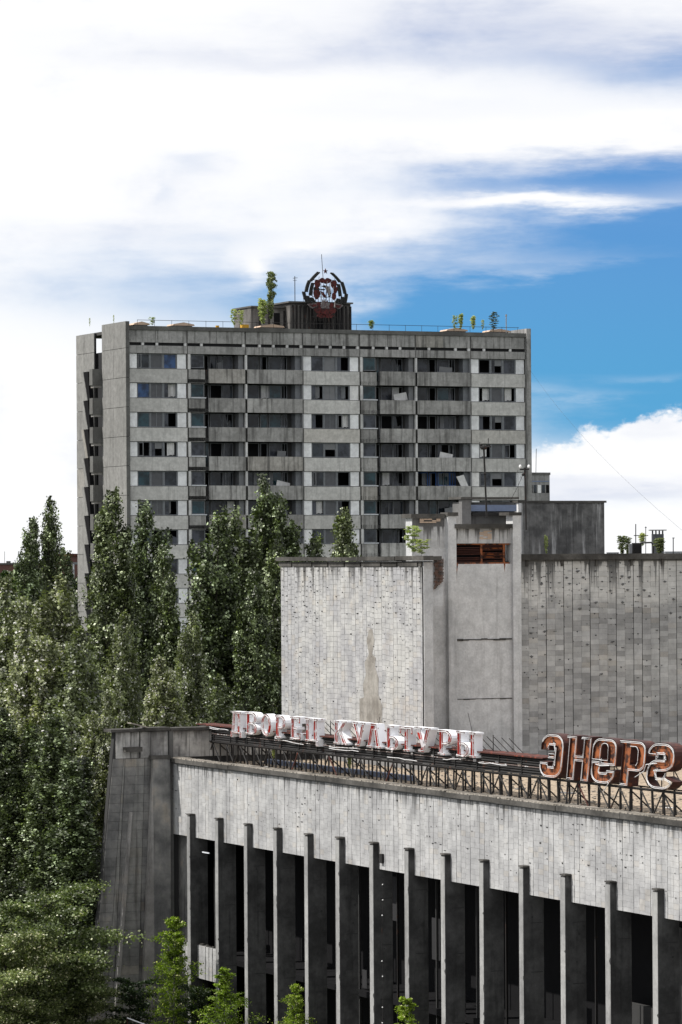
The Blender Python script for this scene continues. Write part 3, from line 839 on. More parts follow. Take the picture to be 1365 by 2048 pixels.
# raised box behind the annex and the dark stage-lift house
MB().box(4.3, 7.6, 1.6, 2.6, 26.7, 30.0).build('rear_wall', M['annex_top'], ax)
MB().box(4.2, 4.75, 1.2, 1.6, 27.8, 30.15).build('rear_pier', M['annex_top'], ax)
MB().box(4.1, 7.65, 1.1, 2.7, 30.16, 30.28).build('rear_coping', M['coping'], ax)
MB().box(4.8, 7.6, 1.3, 1.55, 29.5, 29.85).build('blue_sheet', M['blue2'], ax)
MB().box(4.8, 7.6, 1.1, 1.5, 29.25, 29.4).build('sagging_sheet', M['iron'], ax)
lh = MB().box(0, 5.6, 0, 0.5, 26.7, 30.1).build('lift_house', M['grimy'], hall, loc=(0.0, 21.6, 0), rz=math.radians(90))
for k in range(11):
    MB().box(0.2 + k * 0.48, 0.2 + k * 0.48 + 0.47, -0.02 - R.random() * 0.015, 0, 26.75, 30.0).build('board_mark', M['grimy'], lh)
MB().box(-0.1, 5.7, -0.1, 0.6, 30.1, 30.22).build('coping', M['coping'], lh)
MB().box(-0.03, 0.17, -0.06, 0.2, 26.7, 30.09).build('lit_edge', M['post'], lh)  # pale strip imitates sunlight on the narrow left face

# ------------------------------------------------------------------ roof sign: steel truss
SY = 2.3
truss = thing('sign_truss', 'long black and rusty lattice steel frame carrying both rows of roof letters', 'sign frame', PO, PR)
N_ = 62
for k in range(N_):
    x = -1.6 + k * 1.0
    for y in (SY, SY + 1.1):
        a_ = 15.62
        MB().tube([(x + R.gauss(0, 0.03), y + R.gauss(0, 0.03), a_), (x + R.gauss(0, 0.02), y, 16.72)], 0.042 + 0.014 * R.random(), 5).build('post', M['iron'], truss)
    if k % 2 == 0:
        MB().tube([(x + 0.03, SY - 0.02, 16.68), (x + 0.97, SY + 0.02, 15.68)], 0.038, 5).build('diagonal_brace', M['iron'] if R.random() < 0.85 else M['rusty'], truss)
    elif k % 4 == 1:
        MB().tube([(x + 0.97, SY - 0.02, 16.68), (x + 0.03, SY + 0.02, 15.68)], 0.038, 5).build('diagonal_brace', M['iron'] if R.random() < 0.85 else M['rusty'], truss)
    if k % 3 == 0:
        MB().tube([(x, SY, 16.65), (x, SY + 1.1, 15.7)], 0.038, 5).build('diagonal_brace', M['iron'], truss)
        MB().box(x - 0.2, x + 0.2, SY - 0.15, SY + 0.15, 15.62, 15.70).build('base_plate', M['coping'], truss)
x1e = -1.6 + (N_ - 1)
for y, z, m_ in [(SY, 16.74, 'iron'), (SY + 1.1, 16.74, 'iron'), (SY - 0.06, 16.80, 'iron'), (SY, 15.7, 'iron')]:
    MB().box(-1.7, x1e, y - 0.035, y + 0.035, z - 0.03, z + 0.03).build('rail', M[m_], truss)
# louvred black band on which the white letters stand
bx0, bx1 = -1.85, 41.1
MB().box(bx0, bx1, SY - 0.12, SY + 1.0, 17.66, 17.72).build('band_top', M['rusty'], truss)
nb = 18
bw = (bx1 - bx0) / nb
for k in range(nb):
    x = bx0 + k * bw
    MB().box(x - 0.03, x + 0.03, SY - 0.03, SY + 0.95, 16.78, 17.68).build('band_frame', M['iron'], truss)
    for j in range(7):
        z = 16.84 + j * 0.118
        if j == 3:
            MB().box(x + 0.04, x + bw - 0.04, SY - 0.02, SY + 0.02, z + 0.02, z + 0.05).build('slat', M['ledge'], truss)
            continue
        MB().quadbox([(x + 0.04, SY, z), (x + bw - 0.04, SY, z), (x + bw - 0.04, SY + 0.1, z + 0.05), (x + 0.04, SY + 0.1, z + 0.05),
                      (x + 0.04, SY, z + 0.02), (x + bw - 0.04, SY, z + 0.02), (x + bw - 0.04, SY + 0.1, z + 0.11), (x + 0.04, SY + 0.1, z + 0.11)]).build('slat', M['iron'], truss)
# braces up behind the letters
for k in range(42):
    x = 3.6 + k * 0.8
    MB().tube([(x, SY + 0.5, 18.4), (x + 0.75, SY + 0.9, 17.7)], 0.022, 4).build('letter_brace', M['iron'], truss)
    if k % 3 == 0: MB().tube([(x, SY + 0.45, 17.7), (x, SY + 0.45, 18.5)], 0.025, 4).build('letter_post', M['iron'], truss)
for k in range(17):
    x = 41.4 + k * 1.1
    MB().tube([(x, SY + 0.55, 18.6), (x + 1.0, SY + 1.1, 16.8)], 0.028, 4).build('letter_brace', M['iron'], truss)
    MB().tube([(x, SY + 0.52, 16.8), (x, SY + 0.52, 18.7)], 0.028, 4).build('letter_post', M['iron'], truss)
# stray broken glass tubes lying in the frame
for (xa, xb, za, zb) in [(-0.9, 1.6, 17.55, 17.5), (9.5, 13.5, 17.35, 17.15), (16.8, 20.5, 17.2, 17.25), (16.8, 20.5, 17.1, 17.12), (24, 27.5, 17.0, 16.95), (30.5, 33.0, 17.15, 17.35), (34.5, 37.5, 17.2, 17.2), (0.2, 3, 17.62, 17.5)]:
    p_ = [(xa + (xb - xa) * t / 5, SY - 0.16 + R.uniform(-0.02, 0.02), za + (zb - za) * t / 5 + R.uniform(-0.03, 0.03)) for t in range(6)]
    MB().tube(p_, 0.02, 5).build('broken_tube', M['neon'], truss)

# ------------------------------------------------------------------ letters


def arc(cx, cy, rx, ry, a0, a1, n=8):
    return [(cx + rx * math.cos(math.radians(a0 + (a1 - a0) * k / n)), cy + ry * math.sin(math.radians(a0 + (a1 - a0) * k / n))) for k in range(n + 1)]


S_ = 0.17


def stem_serif(x0, top=1.0, bot=0.0, s=S_, o=0.06, t=0.08):
    return x0, s, o, t


L = {}
L['Д'] = [([(0, -.16), (.13, -.16), (.13, 0), (.60, 0), (.60, -.16), (.73, -.16), (.73, .11), (.65, .11), (.65, .92), (.72, .92), (.72, 1), (.10, 1), (.10, .92), (.17, .92), (.10, .11), (0, .11)], [[(.26, .11), (.32, .88), (.47, .88), (.47, .11)]])]
L['В'] = [([(0, 0)] + arc(.42, .27, .24, .27, -90, 80) + arc(.42, .75, .22, .25, -70, 90) + [(0, 1), (0, .92), (.07, .92), (.07, .08), (0, .08)],
           [[(.24, .10)] + arc(.40, .27, .1, .17, -90, 90, 6) + [(.24, .44)], [(.24, .57)] + arc(.40, .73, .09, .16, -90, 90, 6) + [(.24, .89)]])]
L['О'] = [(arc(.32, .5, .32, .5, 0, 360, 22)[:-1], [arc(.32, .5, .14, .37, 0, 360, 16)[:-1]])]
L['Р'] = [([(0, 0), (.34, 0), (.34, .08), (.25, .08), (.25, .40)] + arc(.40, .70, .25, .30, -90, 90) + [(0, 1), (0, .92), (.07, .92), (.07, .08), (0, .08)], [[(.25, .52)] + arc(.38, .70, .1, .18, -90, 90, 6) + [(.25, .88)]])]
L['Е'] = [([(0, 0), (.62, 0), (.62, .30), (.54, .30), (.50, .12), (.25, .12), (.25, .44), (.40, .44), (.40, .56), (.25, .56), (.25, .88), (.48, .88), (.52, .72), (.60, .72), (.60, 1), (0, 1), (0, .92), (.07, .92), (.07, .08), (0, .08)], [])]
L['Ц'] = [([(0, 0), (.60, 0), (.60, -.18), (.75, -.18), (.75, .1), (.66, .1), (.66, .92), (.72, .92), (.72, 1), (.40, 1), (.40, .92), (.48, .92), (.48, .11), (.24, .11), (.24, .92), (.31, .92), (.31, 1), (0, 1), (0, .92), (.07, .92), (.07, .08), (0, .08)], [])]
L['К'] = [([(0, 0), (.32, 0), (.32, .08), (.25, .08), (.25, .42), (.30, .47), (.48, .08), (.44, .08), (.44, 0), (.76, 0), (.76, .08), (.69, .08), (.44, .56), (.66, .92), (.72, .92), (.72, 1), (.44, 1), (.44, .92), (.50, .92), (.25, .56), (.25, .92), (.32, .92), (.32, 1), (0, 1), (0, .92), (.07, .92), (.07, .08), (0, .08)], [])]
L['У'] = [([(.16, 0), (.42, 0), (.66, .92), (.72, .92), (.72, 1), (.44, 1), (.44, .92), (.50, .92), (.39, .42), (.26, .92), (.33, .92), (.33, 1), (0, 1), (0, .92), (.06, .92), (.30, .22), (.26, .12), (.16, .12)], [])]
L['Л'] = [([(0, 0), (.28, 0), (.28, .08), (.20, .08), (.34, .70), (.40, .70), (.50, .08), (.44, .08), (.44, 0), (.76, 0), (.76, .08), (.70, .08), (.52, 1), (.24, 1), (.05, .08), (0, .08)], [])]
L['Ь'] = [([(0, 0), (.40, 0)] + arc(.40, .28, .26, .28, -90, 90) + [(.25, .56), (.25, .92), (.45, .92), (.45, 1), (0, 1), (0, .92), (.07, .92), (.07, .08), (0, .08)], [[(.25, .11)] + arc(.38, .28, .11, .17, -90, 90, 6) + [(.25, .45)]])]
L['Т'] = [([(.2, 0), (.52, 0), (.52, .08), (.45, .08), (.45, .88), (.58, .88), (.62, .70), (.70, .70), (.70, 1), (.02, 1), (.02, .70), (.10, .70), (.14, .88), (.27, .88), (.27, .08), (.2, .08)], [])]
L['І'] = [([(0, 0), (.32, 0), (.32, .08), (.25, .08), (.25, .92), (.32, .92), (.32, 1), (0, 1), (0, .92), (.07, .92), (.07, .08), (0, .08)], [])]
L['Ы'] = L['Ь'] + [([(a + .66, b) for a, b in L['І'][0][0]], [])]


def stroke(path, w):
    """outline of a thick open stroke"""
    l, r = [], []
    for i, p in enumerate(path):
        a = Vector(path[max(i - 1, 0)]); b = Vector(path[min(i + 1, len(path) - 1)])
        d = (b - a).normalized(); n = Vector((-d.y, d.x)) * w / 2
        l.append((p[0] + n.x, p[1] + n.y)); r.append((p[0] - n.x, p[1] - n.y))
    return r + l[::-1]


def inset(loop, d):
    out = []
    n = len(loop)
    for i in range(n):
        a = Vector(loop[i - 1]); b = Vector(loop[i]); c = Vector(loop[(i + 1) % n])
        e1 = (b - a); e2 = (c - b)
        if e1.length < 1e-6 or e2.length < 1e-6: out.append(tuple(b)); continue
        n1 = Vector((-e1.y, e1.x)).normalized(); n2 = Vector((-e2.y, e2.x)).normalized()
        m_ = n1 + n2
        if m_.length < 0.2: m_ = n1
        m_.normalize()
        k = d / max(0.45, m_.dot(n1))
        out.append((b.x + m_.x * k, b.y + m_.y * k))
    return out


def area(loop):
    return sum(loop[i - 1][0] * loop[i][1] - loop[i][0] * loop[i - 1][1] for i in range(len(loop))) / 2


def letter(parent, shapes, x0, z0, w, h, y, depth, recess, shear, mats, tube_r, tube_rows, wall=0.03, rng=None):
    """channel letter: walled sheet trough (face plate set back inside), glass tubes along the outline"""
    sc = lambda loop: [(x0 + p[0] * w + p[1] * shear * h, z0 + p[1] * h) for p in loop]
    side = MB(); face = MB(); rim = MB(); plate = MB()
    troot = None
    for si, (outer, holes) in enumerate(shapes):
        off = si * 0.004
        O_ = sc(outer)
        if area(O_) < 0: O_ = O_[::-1]
        H_ = [sc(q) for q in holes]
        H_ = [q if area(q) < 0 else q[::-1] for q in H_]
        loops = [O_] + H_
        for q in loops:
            n = len(q); inn = inset(q, wall)
            for k in range(n):
                j = (k + 1) % n
                a, b = q[k], q[j]; ai, bi = inn[k], inn[j]
                side.poly([(a[0], y + off, a[1]), (b[0], y + off, b[1]), (b[0], y + depth + off, b[1]), (a[0], y + depth + off, a[1])])
                face.poly([(ai[0], y + off, ai[1]), (ai[0], y + recess + off, ai[1]), (bi[0], y + recess + off, bi[1]), (bi[0], y + off, bi[1])])
                rim.poly([(a[0], y + off, a[1]), (ai[0], y + off, ai[1]), (bi[0], y + off, bi[1]), (b[0], y + off, b[1])])
        vv = [[Vector((p[0], p[1], 0)) for p in q] for q in loops]
        flat = [p for q in loops for p in q]
        for t in tessellate_polygon(vv):
            plate.poly([(flat[i][0], y + recess + off, flat[i][1]) for i in t])
            side.poly([(flat[i][0], y + depth + off, flat[i][1]) for i in reversed(t)])
    root = side.build('letter', mats[0], parent)
    plate.build('face_plate', mats[3], root)
    face.build('trough', mats[1], root)
    rim.build('rim', mats[2], root)
    tb = MB()
    for si, (outer, holes) in enumerate(shapes):
        for q in [outer] + list(holes):
            S = sc(q)
            hole = q is not outer
            if (area(S) < 0) != hole: S = S[::-1]
            for r_ in tube_rows:
                if hole and r_ > tube_rows[0] + 0.001: continue
                T = inset(S, r_)
                if len(T) > 3:
                    cut = rng.choice([0, 0, 1, 2, 3]) if rng else 0
                    T2 = T[: len(T) - cut]
                    tb.tube([(p[0], y - 0.02 + rng.uniform(-.01, .01), p[1]) for p in T2], tube_r, 5, closed=(cut == 0))
    if tb.v: tb.build('neon_tube', M['neon'], root)
    return root


word1 = thing('rooftop_sign', 'row of flaking white slab letters reading ДВОРЕЦ КУЛЬТУРЫ with red patches', 'sign', PO, PR)
rng = random.Random(77)
us = [('Д', 3.6, 2.0), ('В', 5.75, 2.05), ('О', 7.95, 1.75), ('Р', 9.85, 1.85), ('Е', 11.9, 1.8), ('Ц', 13.9, 2.2),
      ('К', 17.6, 2.25), ('У', 19.95, 2.1), ('Л', 21.75, 2.2), ('Ь', 24.05, 1.95), ('Т', 25.7, 2.0), ('У', 27.5, 2.35), ('Р', 30.15, 2.0), ('Ы', 32.2, 2.7)]
for ch, u, w in us:
    un = max(p[0] for s in L[ch] for p in s[0])
    letter(word1, L[ch], u, 17.42 - 0.04 * rng.random(), w / un * 0.80, 1.22, SY - 0.28, 0.46, 0.18, 0.0, (M['lwhite'], M['lred'], M['ledge'], M['lface']), 0.016, [0.085], wall=0.035, rng=rng)

word2 = thing('rooftop_sign', 'large rusty orange italic letters ЭНЕРГ with white glass tubes at right end', 'sign', PO, PR)
E2 = {}
E2['Э'] = [(stroke([(.13, .62)] + arc(.27, .72, .14, .14, 180, 90, 4) + arc(.47, .72, .15, .14, 90, 0, 5) + [(.62, .5)] + arc(.47, .28, .15, .14, 0, -90, 5) + arc(.27, .28, .14, .14, -90, -180, 4) + [(.13, .36)], .28), []),
           ([(.26, .43), (.49, .43), (.49, .57), (.26, .57)], [])]
E2['Н'] = [([(0, 0), (.26, 0), (.26, .42), (.48, .42), (.48, 0), (.74, 0), (.74, 1), (.40, 1), (.40, .92), (.48, .92), (.48, .58), (.26, .58), (.26, 1), (-.08, 1), (-.08, .92), (0, .92)], [])]
E2['Е'] = [(stroke([(.14, .5), (.14, .28)] + arc(.29, .27, .15, .14, 180, 270, 5) + arc(.47, .27, .15, .14, 270, 360, 5) + [(.62, .32)], .27), []),
           ([(0, .50), (0, .80)] + arc(.22, .78, .22, .22, 180, 90, 6)[1:] + arc(.54, .78, .22, .22, 90, 0, 6) + [(.76, .40), (.275, .40), (.275, .50)], [[(.27, .54), (.49, .54), (.49, .76)] + arc(.41, .76, .08, .10, 0, 90, 4) + arc(.35, .76, .08, .10, 90, 180, 4)])]
E2['Р'] = [([(.0, 0), (.27, 0), (.27, .33), (.54, .33)] + arc(.54, .53, .22, .20, -90, 0, 5)[1:] + arc(.54, .80, .22, .20, 0, 90, 5) + [(-.10, 1), (-.10, .90), (.0, .90)], [[(.27, .48), (.42, .48)] + arc(.42, .58, .08, .10, -90, 0, 4)[1:] + arc(.42, .75, .08, .10, 0, 90, 4) + [(.27, .85)]])]
E2['Г'] = [(stroke([(.13, .70)] + arc(.28, .76, .15, .11, 180, 90, 4) + arc(.47, .74, .15, .13, 90, 0, 5) + arc(.44, .62, .18, .10, 0, -80, 4) + arc(.29, .38, .16, .14, 100, 180, 5) + arc(.29, .27, .16, .13, 180, 270, 4) + arc(.48, .27, .15, .13, 270, 350, 5), .27), [])]
for ch, u, w in [('Э', 41.1, 2.25), ('Н', 43.85, 2.2), ('Е', 46.15, 2.3), ('Р', 48.95, 2.2), ('Г', 51.35, 2.4)]:
    letter(word2, E2[ch], u, 16.84, w / 0.76, 2.05, SY - 0.32, 0.52, 0.10, 0.20, (M['rust_dk'], M['rust_dk'], M['iron'], M['rust_or']), 0.015, [0.05, 0.11], wall=0.025, rng=rng)
for pts in ([(50.6, 17.3), (51.4, 17.6), (51.6, 17.9), (52.6, 18.0)], [(47.6, 16.5), (48.1, 16.9), (48.0, 17.0)], [(46.9, 17.7), (47.4, 17.65), (48.2, 17.7)]):
    MB().tube([(a, SY - 0.42, b) for a, b in pts], 0.02, 5).build('broken_tube', M['neon'], word2)
MB().tube([(15.2, 0, 0)] and [(33.6, SY, 18.3), (33.0, SY, 19.5)], 0.015, 4).build('spike', M['iron'], word1)
MB().tube([(22.6, SY, 18.5), (22.8, SY, 18.95)], 0.015, 4).build('spike', M['iron'], word1)

# ------------------------------------------------------------------ apartment tower
TR = math.radians(24.0)
TO = (-20.08, 366.0, 0.0)
tw = thing('apartment_tower', 'grey sixteen storey concrete apartment tower with broken windows behind the poplars', 'building', TO, TR)
TL = 42.2
BAY = 6.03
R = random.Random(11)
core = MB()
core.box(0.05, TL, 3.2, 13.3, 0, 47.0)
core.box(0.05, TL, 0.3, 3.2, 46.7, 47.0)
for i in range(17):
    z = 45.13 - 2.8 * i - 0.85
    if z > 0.2: core.box(0.05, TL, 0.32, 3.2, z - 0.18, z)
for b_ in range(8):
    core.box(b_ * BAY - 0.08, b_ * BAY + 0.08, 1.45, 3.2, 0, 46.7)
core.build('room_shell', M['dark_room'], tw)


def win(x0, x1, z0, z1, y, state, rng, parent, fm='frame', mull=False):
    """window frame with its pane (or none where it is gone)"""
    w = x1 - x0; h = z1 - z0
    key = ('window', round(w, 2), round(h, 2), fm, mull)
    if key not in _cache:
        t = 0.06
        mb = MB().box(0, w, 0, 0.1, 0, t).box(0, w, 0, 0.1, h - t, h).box(0, t, 0, 0.1, t, h - t).box(w - t, w, 0, 0.1, t, h - t)
        if mull: mb.box(w * 0.5 - 0.03, w * 0.5 + 0.03, 0.01, 0.09, t, h - t)
        _cache[key] = mb.mesh('window', M[fm])
    o = link('window', _cache[key], parent, loc=(x0, y, z0))
    if state == 'open':
        if rng.random() < 0.3:
            m_ = cbox('pane', (0.06, w * 0.35, 0.03, 0.05, 0.06, h - 0.06), M['glass_grey'])
            link('pane', m_, o)
        return o
    if state == 'broken':
        a = rng.uniform(0.2, 0.7)
        MB().prism([(0.06, 0.06), (w - 0.06, 0.06), (w - 0.06, h * a), (w * 0.7, h * a * 1.25), (w * 0.5, h * a * 0.8), (w * 0.3, h - 0.1), (0.06, h - 0.06)], 0.04, 0.055).build('pane', M[rng.choice(['glass', 'glass_grey'])], o)
        return o
    mat = {'glass': 'glass', 'teal': 'glass_teal', 'blue': 'glass_blue', 'grey': 'glass_grey', 'board': 'board', 'board2': 'board2', 'bluep': 'blue'}[state]
    link('pane', cbox('pane', (0.06, w - 0.06, 0.04, 0.06, 0.06, h - 0.06), M[mat]), o)
    return o


def ribbed(x0, x1, z0, z1):
    w = round(x1 - x0, 2); h = round(z1 - z0, 2)
    key = ('rib', w, h)
    if key not in _cache:
        mb = MB().box(0, w, 0.03, 0.08, 0, h)
        n = int(w / 0.1)
        for k in range(n):
            mb.box(k * w / n + 0.02, (k + 1) * w / n - 0.02, 0.0, 0.03, 0.01, h - 0.01)
        _cache[key] = mb.mesh('ribbed_panel', M['white_panel'])
    return link('ribbed_panel', _cache[key], tw, loc=(x0, 0.12, z0))


spec = {}   # remembered window states from the photograph, (row, bay) -> three or four states
spec.update({(0, 0): ['glass', 'board', 'blue'], (1, 0): ['blue', 'board', 'open'], (2, 0): ['teal', 'board', 'open'], (3, 0): ['open', 'broken', 'open'],
             (4, 0): ['teal', 'board', 'glass'], (5, 0): ['grey', 'board', 'open'], (6, 0): ['teal', 'open', 'broken'], (7, 0): ['glass', 'board', 'grey'],
             (0, 3): ['grey', 'board2', 'open'], (1, 3): ['open', 'board2', 'open'], (2, 3): ['open', 'board', 'open'], (3, 3): ['glass', 'broken', 'grey'],
             (4, 3): ['glass', 'board', 'open'], (5, 3): ['open', 'board', 'open'], (6, 3): ['grey', 'board', 'open'],
             (0, 6): ['open', 'broken', 'grey'], (1, 6): ['open', 'board', 'open'], (2, 6): ['open', 'broken', 'grey'], (3, 6): ['open', 'board', 'open'],
             (4, 6): ['grey', 'broken', 'grey'], (5, 6): ['open', 'board', 'open']})
LOW = 10
for i in range(16):
    zs = 45.13 - 2.8 * i; zt = zs + 1.43; zb = zs - 1.37
    if zs < 1.0: break
    solid = i < LOW
    low_c = MB(); low_w = MB(); low_g = MB(); low_b = MB()
    for b_ in range(7):
        x0 = b_ * BAY
        kind = 'ABCDBCG'[b_]
        if kind in 'ADG':
            dims = (x0 + 0.05, x0 + BAY - 0.05, 0.0, 0.28, zb + 0.03, zs - 0.03)
            if solid:
                link('spandrel_panel', cbox('spandrel_panel', (0, BAY - 0.1, 0, 0.28, 0, 1.31), M['tower']), tw, loc=(x0 + 0.05, 0, zb + 0.03))
                ribbed(x0 + 0.05, x0 + 0.9, zs + 0.02, zt - 0.02)
                ribbed(x0 + BAY - 1.0, x0 + BAY - 0.1, zs + 0.02, zt - 0.02)
                st = spec.get((i, b_)) or [R.choice(['open', 'glass', 'grey', 'teal']), 'board', R.choice(['open', 'grey', 'glass'])]
                for (a, c), s_ in zip([(0.95, 2.2), (2.3, 3.5), (3.65, 4.95)], st):
                    if a == 2.3 and s_ == 'broken':
                        o = win(x0 + a, x0 + c, zs + 0.02, zt - 0.02, 0.2, 'open', R, tw)
                        link('pane', cbox('pane', (0.06, 1.14, 0.04, 0.06, 0.75, 1.33), M['board2']), o)
                    else:
                        win(x0 + a, x0 + c, zs + 0.02, zt - 0.02, 0.2, s_, R, tw, mull=(a == 2.3 and R.random() < 0.3))
            else:
                low_c.box(*dims)
                low_w.box(x0 + 0.05, x0 + 0.9, 0.12, 0.2, zs + 0.02, zt - 0.02).box(x0 + BAY - 1.0, x0 + BAY - 0.1, 0.12, 0.2, zs + 0.02, zt - 0.02)
                low_g.box(x0 + 0.95, x0 + 4.95, 0.24, 0.26, zs + 0.02, zt - 0.02)
        elif kind == 'B':
            if solid:
                link('pale_post', cbox('pale_post', (0, 0.26, 0, 0.3, 0, 1.43), M['post']), tw, loc=(x0 + 0.06, 0.02, zs))
                link('spandrel_panel', cbox('spandrel_panel', (0, 1.68, 0, 0.28, 0, 1.31), M['tower_balc']), tw, loc=(x0 + 0.12, 0, zb + 0.03))
                win(x0 + 0.42, x0 + 1.78, zs + 0.12, zt - 0.03, 0.22, R.choice(['teal', 'teal', 'glass', 'teal', 'grey']), R, tw)
                if R.random() < 0.85:
                    link('sill', cbox('sill', (0, 1.55, 0, 0.2, 0, 0.09), M['sill']), tw, loc=(x0 + 0.34, -0.06, zs + 0.01))
                link('closet_wall', cbox('closet_wall', (0, 0.08, 0, 1.05, 0, 1.43), M['soffit']), tw, loc=(x0 + 1.84, 0.32, zs))
                link('gap_strip', cbox('gap_strip', (0, 0.07, 0, 0.07, 0, 1.35), M['iron']), tw, loc=(x0 + 1.92, -0.02, zb))  # black strip in the gap between spandrel and parapet
                link('balcony_parapet', cbox('balcony_parapet', (0, 3.78, 0, 0.14, 0, 1.36), M['tower_balc']), tw, loc=(x0 + 2.12, -0.14, zb + 0.06))
                win(x0 + 1.98, x0 + 2.7, zs - 0.9, zt - 0.03, 1.35, R.choice(['open', 'open', 'teal']), R, tw)
                win(x0 + 2.85, x0 + 4.1, zs + 0.02, zt - 0.03, 1.35, R.choice(['grey', 'glass', 'broken', 'open']), R, tw)
                win(x0 + 4.15, x0 + 5.2, zs + 0.02, zt - 0.03, 1.35, R.choice(['glass', 'grey', 'open', 'open', 'broken']), R, tw, mull=R.random() < 0.5)
                link('loggia_pier', cbox('loggia_pier', (0, 0.5, 0, 1.05, 0, 1.43), M['board2']), tw, loc=(x0 + BAY - 0.62, 0.35, zs))
            else:
                low_b.box(x0 + 0.12, x0 + BAY - 0.1, -0.14, 0.0, zb + 0.06, zs)
                low_g.box(x0 + 0.3, x0 + BAY - 0.3, 1.35, 1.4, zs - 0.9, zt)
        else:
            if solid:
                link('pale_post', cbox('pale_post', (0, 0.2, 0, 0.3, 0, 1.43), M['post']), tw, loc=(x0 - 0.05, -0.02, zs))
                link('balcony_parapet', cbox('balcony_parapet', (0, 5.78, 0, 0.14, 0, 1.36), M['tower_balc']), tw, loc=(x0 + 0.12, -0.14, zb + 0.06))
                blue_flat = (i == 4 and b_ == 5)
                fm = 'blue' if blue_flat else 'frame'
                win(x0 + 0.45, x0 + 1.9, zs + 0.02, zt - 0.03, 1.35, 'open' if blue_flat else R.choice(['grey', 'open', 'glass', 'glass', 'grey']), R, tw, fm)
                win(x0 + 2.05, x0 + 2.8, zs - 0.9, zt - 0.03, 1.35, R.choice(['open', 'open', 'open', 'teal']), R, tw, fm)
                win(x0 + 2.95, x0 + 4.25, zs + 0.12, zt - 0.03, 1.32, R.choice(['teal', 'teal', 'glass', 'open', 'grey']), R, tw, fm)
                win(x0 + 4.3, x0 + 4.9, zs + 0.12, zt - 0.03, 1.35, R.choice(['open', 'grey', 'open']), R, tw, fm, mull=True)
                if R.random() < 0.6:
                    link('sill', cbox('sill', (0, 1.9, 0, 0.16, 0, 0.09), M['sill']), tw, loc=(x0 + 2.95, 1.1, zs + 0.01))
                link('loggia_pier', cbox('loggia_pier', (0, 0.6, 0, 1.05, 0, 1.43), M['frame']), tw, loc=(x0 + BAY - 0.7, 0.35, zs))
                link('pale_post', cbox('pale_post', (0, 0.14, 0, 0.3, 0, 1.43), M['board2']), tw, loc=(x0 + BAY - 0.15, -0.02, zs))
            else:
                low_b.box(x0 + 0.12, x0 + BAY - 0.1, -0.14, 0.0, zb + 0.06, zs)
                low_g.box(x0 + 0.3, x0 + BAY - 0.3, 1.35, 1.4, zs - 0.9, zt)
    if not solid:
        low_c.build('lower_spandrels', M['tower'], tw, kind='stuff'); low_w.build('lower_white_panels', M['white_panel'], tw, kind='stuff')
        low_g.build('lower_windows', M['glass'], tw, kind='stuff'); low_b.build('lower_parapets', M['tower_balc'], tw, kind='stuff')
# open sashes, curtains and odds and ends, as time left them
R2 = random.Random(42)
cur_m = []
for q in range(3):
    mb = MB(); n = 6; w = 0.45 + 0.15 * q
    for k in range(n):
        xa, xb = k * w / n, (k + 1) * w / n
        ya = 0.03 * (k % 2); yb = 0.03 * ((k + 1) % 2)
        lo = 0.1 + 0.12 * R2.random()
        mb.quadbox([(xa, ya, lo), (xb, yb, lo), (xb, yb + 0.01, lo), (xa, ya + 0.01, lo), (xa, ya, 1.35), (xb, yb, 1.35), (xb, yb + 0.01, 1.35), (xa, ya + 0.01, 1.35)])
    cur_m.append(mb.mesh('curtain', M[['board2', 'frame', 'post'][q]]))
sash_m = MB().box(0, 0.55, 0, 0.05, 0, 0.07).box(0, 0.55, 0, 0.05, 1.23, 1.3).box(0, 0.07, 0, 0.05, 0.07, 1.23).box(0.48, 0.55, 0, 0.05, 0.07, 1.23).mesh('open_sash', M['board2'])
for i in range(LOW):
    zs = 45.13 - 2.8 * i
    for b_ in range(7):
        x0 = b_ * BAY
        if b_ in (0, 3, 6):
            for a_ in (0.95, 3.65):
                if R2.random() < 0.35: link('curtain', R2.choice(cur_m), tw, loc=(x0 + a_ + R2.uniform(0.1, 0.6), 0.42, zs + 0.02))
                if R2.random() < 0.15:
                    o = link('open_sash', sash_m, tw, loc=(x0 + a_ + 0.05, 0.16, zs + 0.06)); o.rotation_euler = (0, 0, math.radians(-R2.uniform(40, 85)))
        else:
            for _ in range(R2.choice([0, 1, 1, 2])):
                link('curtain', R2.choice(cur_m), tw, loc=(x0 + R2.uniform(0.5, 4.6), R2.choice([1.28, 1.6]), zs + 0.02))
            if R2.random() < 0.35:
                o = link('open_sash', sash_m, tw, loc=(x0 + R2.uniform(2.8, 4.6), 1.3, zs + 0.06)); o.rotation_euler = (R2.uniform(-0.08, 0.08), 0, math.radians(-R2.uniform(25, 90)))
            if R2.random() < 0.3:
                w_ = R2.choice([0.5, 0.9, 1.4])
                o = link('leaning_board', cbox('leaning_board', (0, w_, 0, 0.03, 0, 0.75), R2.choice([M['board2'], M['post'], M['board']])), tw, loc=(x0 + R2.uniform(2.3, 4.4), R2.uniform(0.15, 0.7), zs - 0.1))
                o.rotation_euler = (R2.uniform(-0.2, 0.2), R2.uniform(-0.25, 0.25), 0)
MB().quadbox([(x, y, z) for x, y, z in [(35.0, -0.05, 33.95), (35.9, -0.05, 33.7), (35.9, 0.0, 33.7), (35.0, 0, 33.95), (34.5, -0.02, 34.9), (35.3, -0.02, 35.1), (35.3, 0.03, 35.1), (34.5, 0.03, 34.9)]]).build('hanging_board', M['post'], tw)
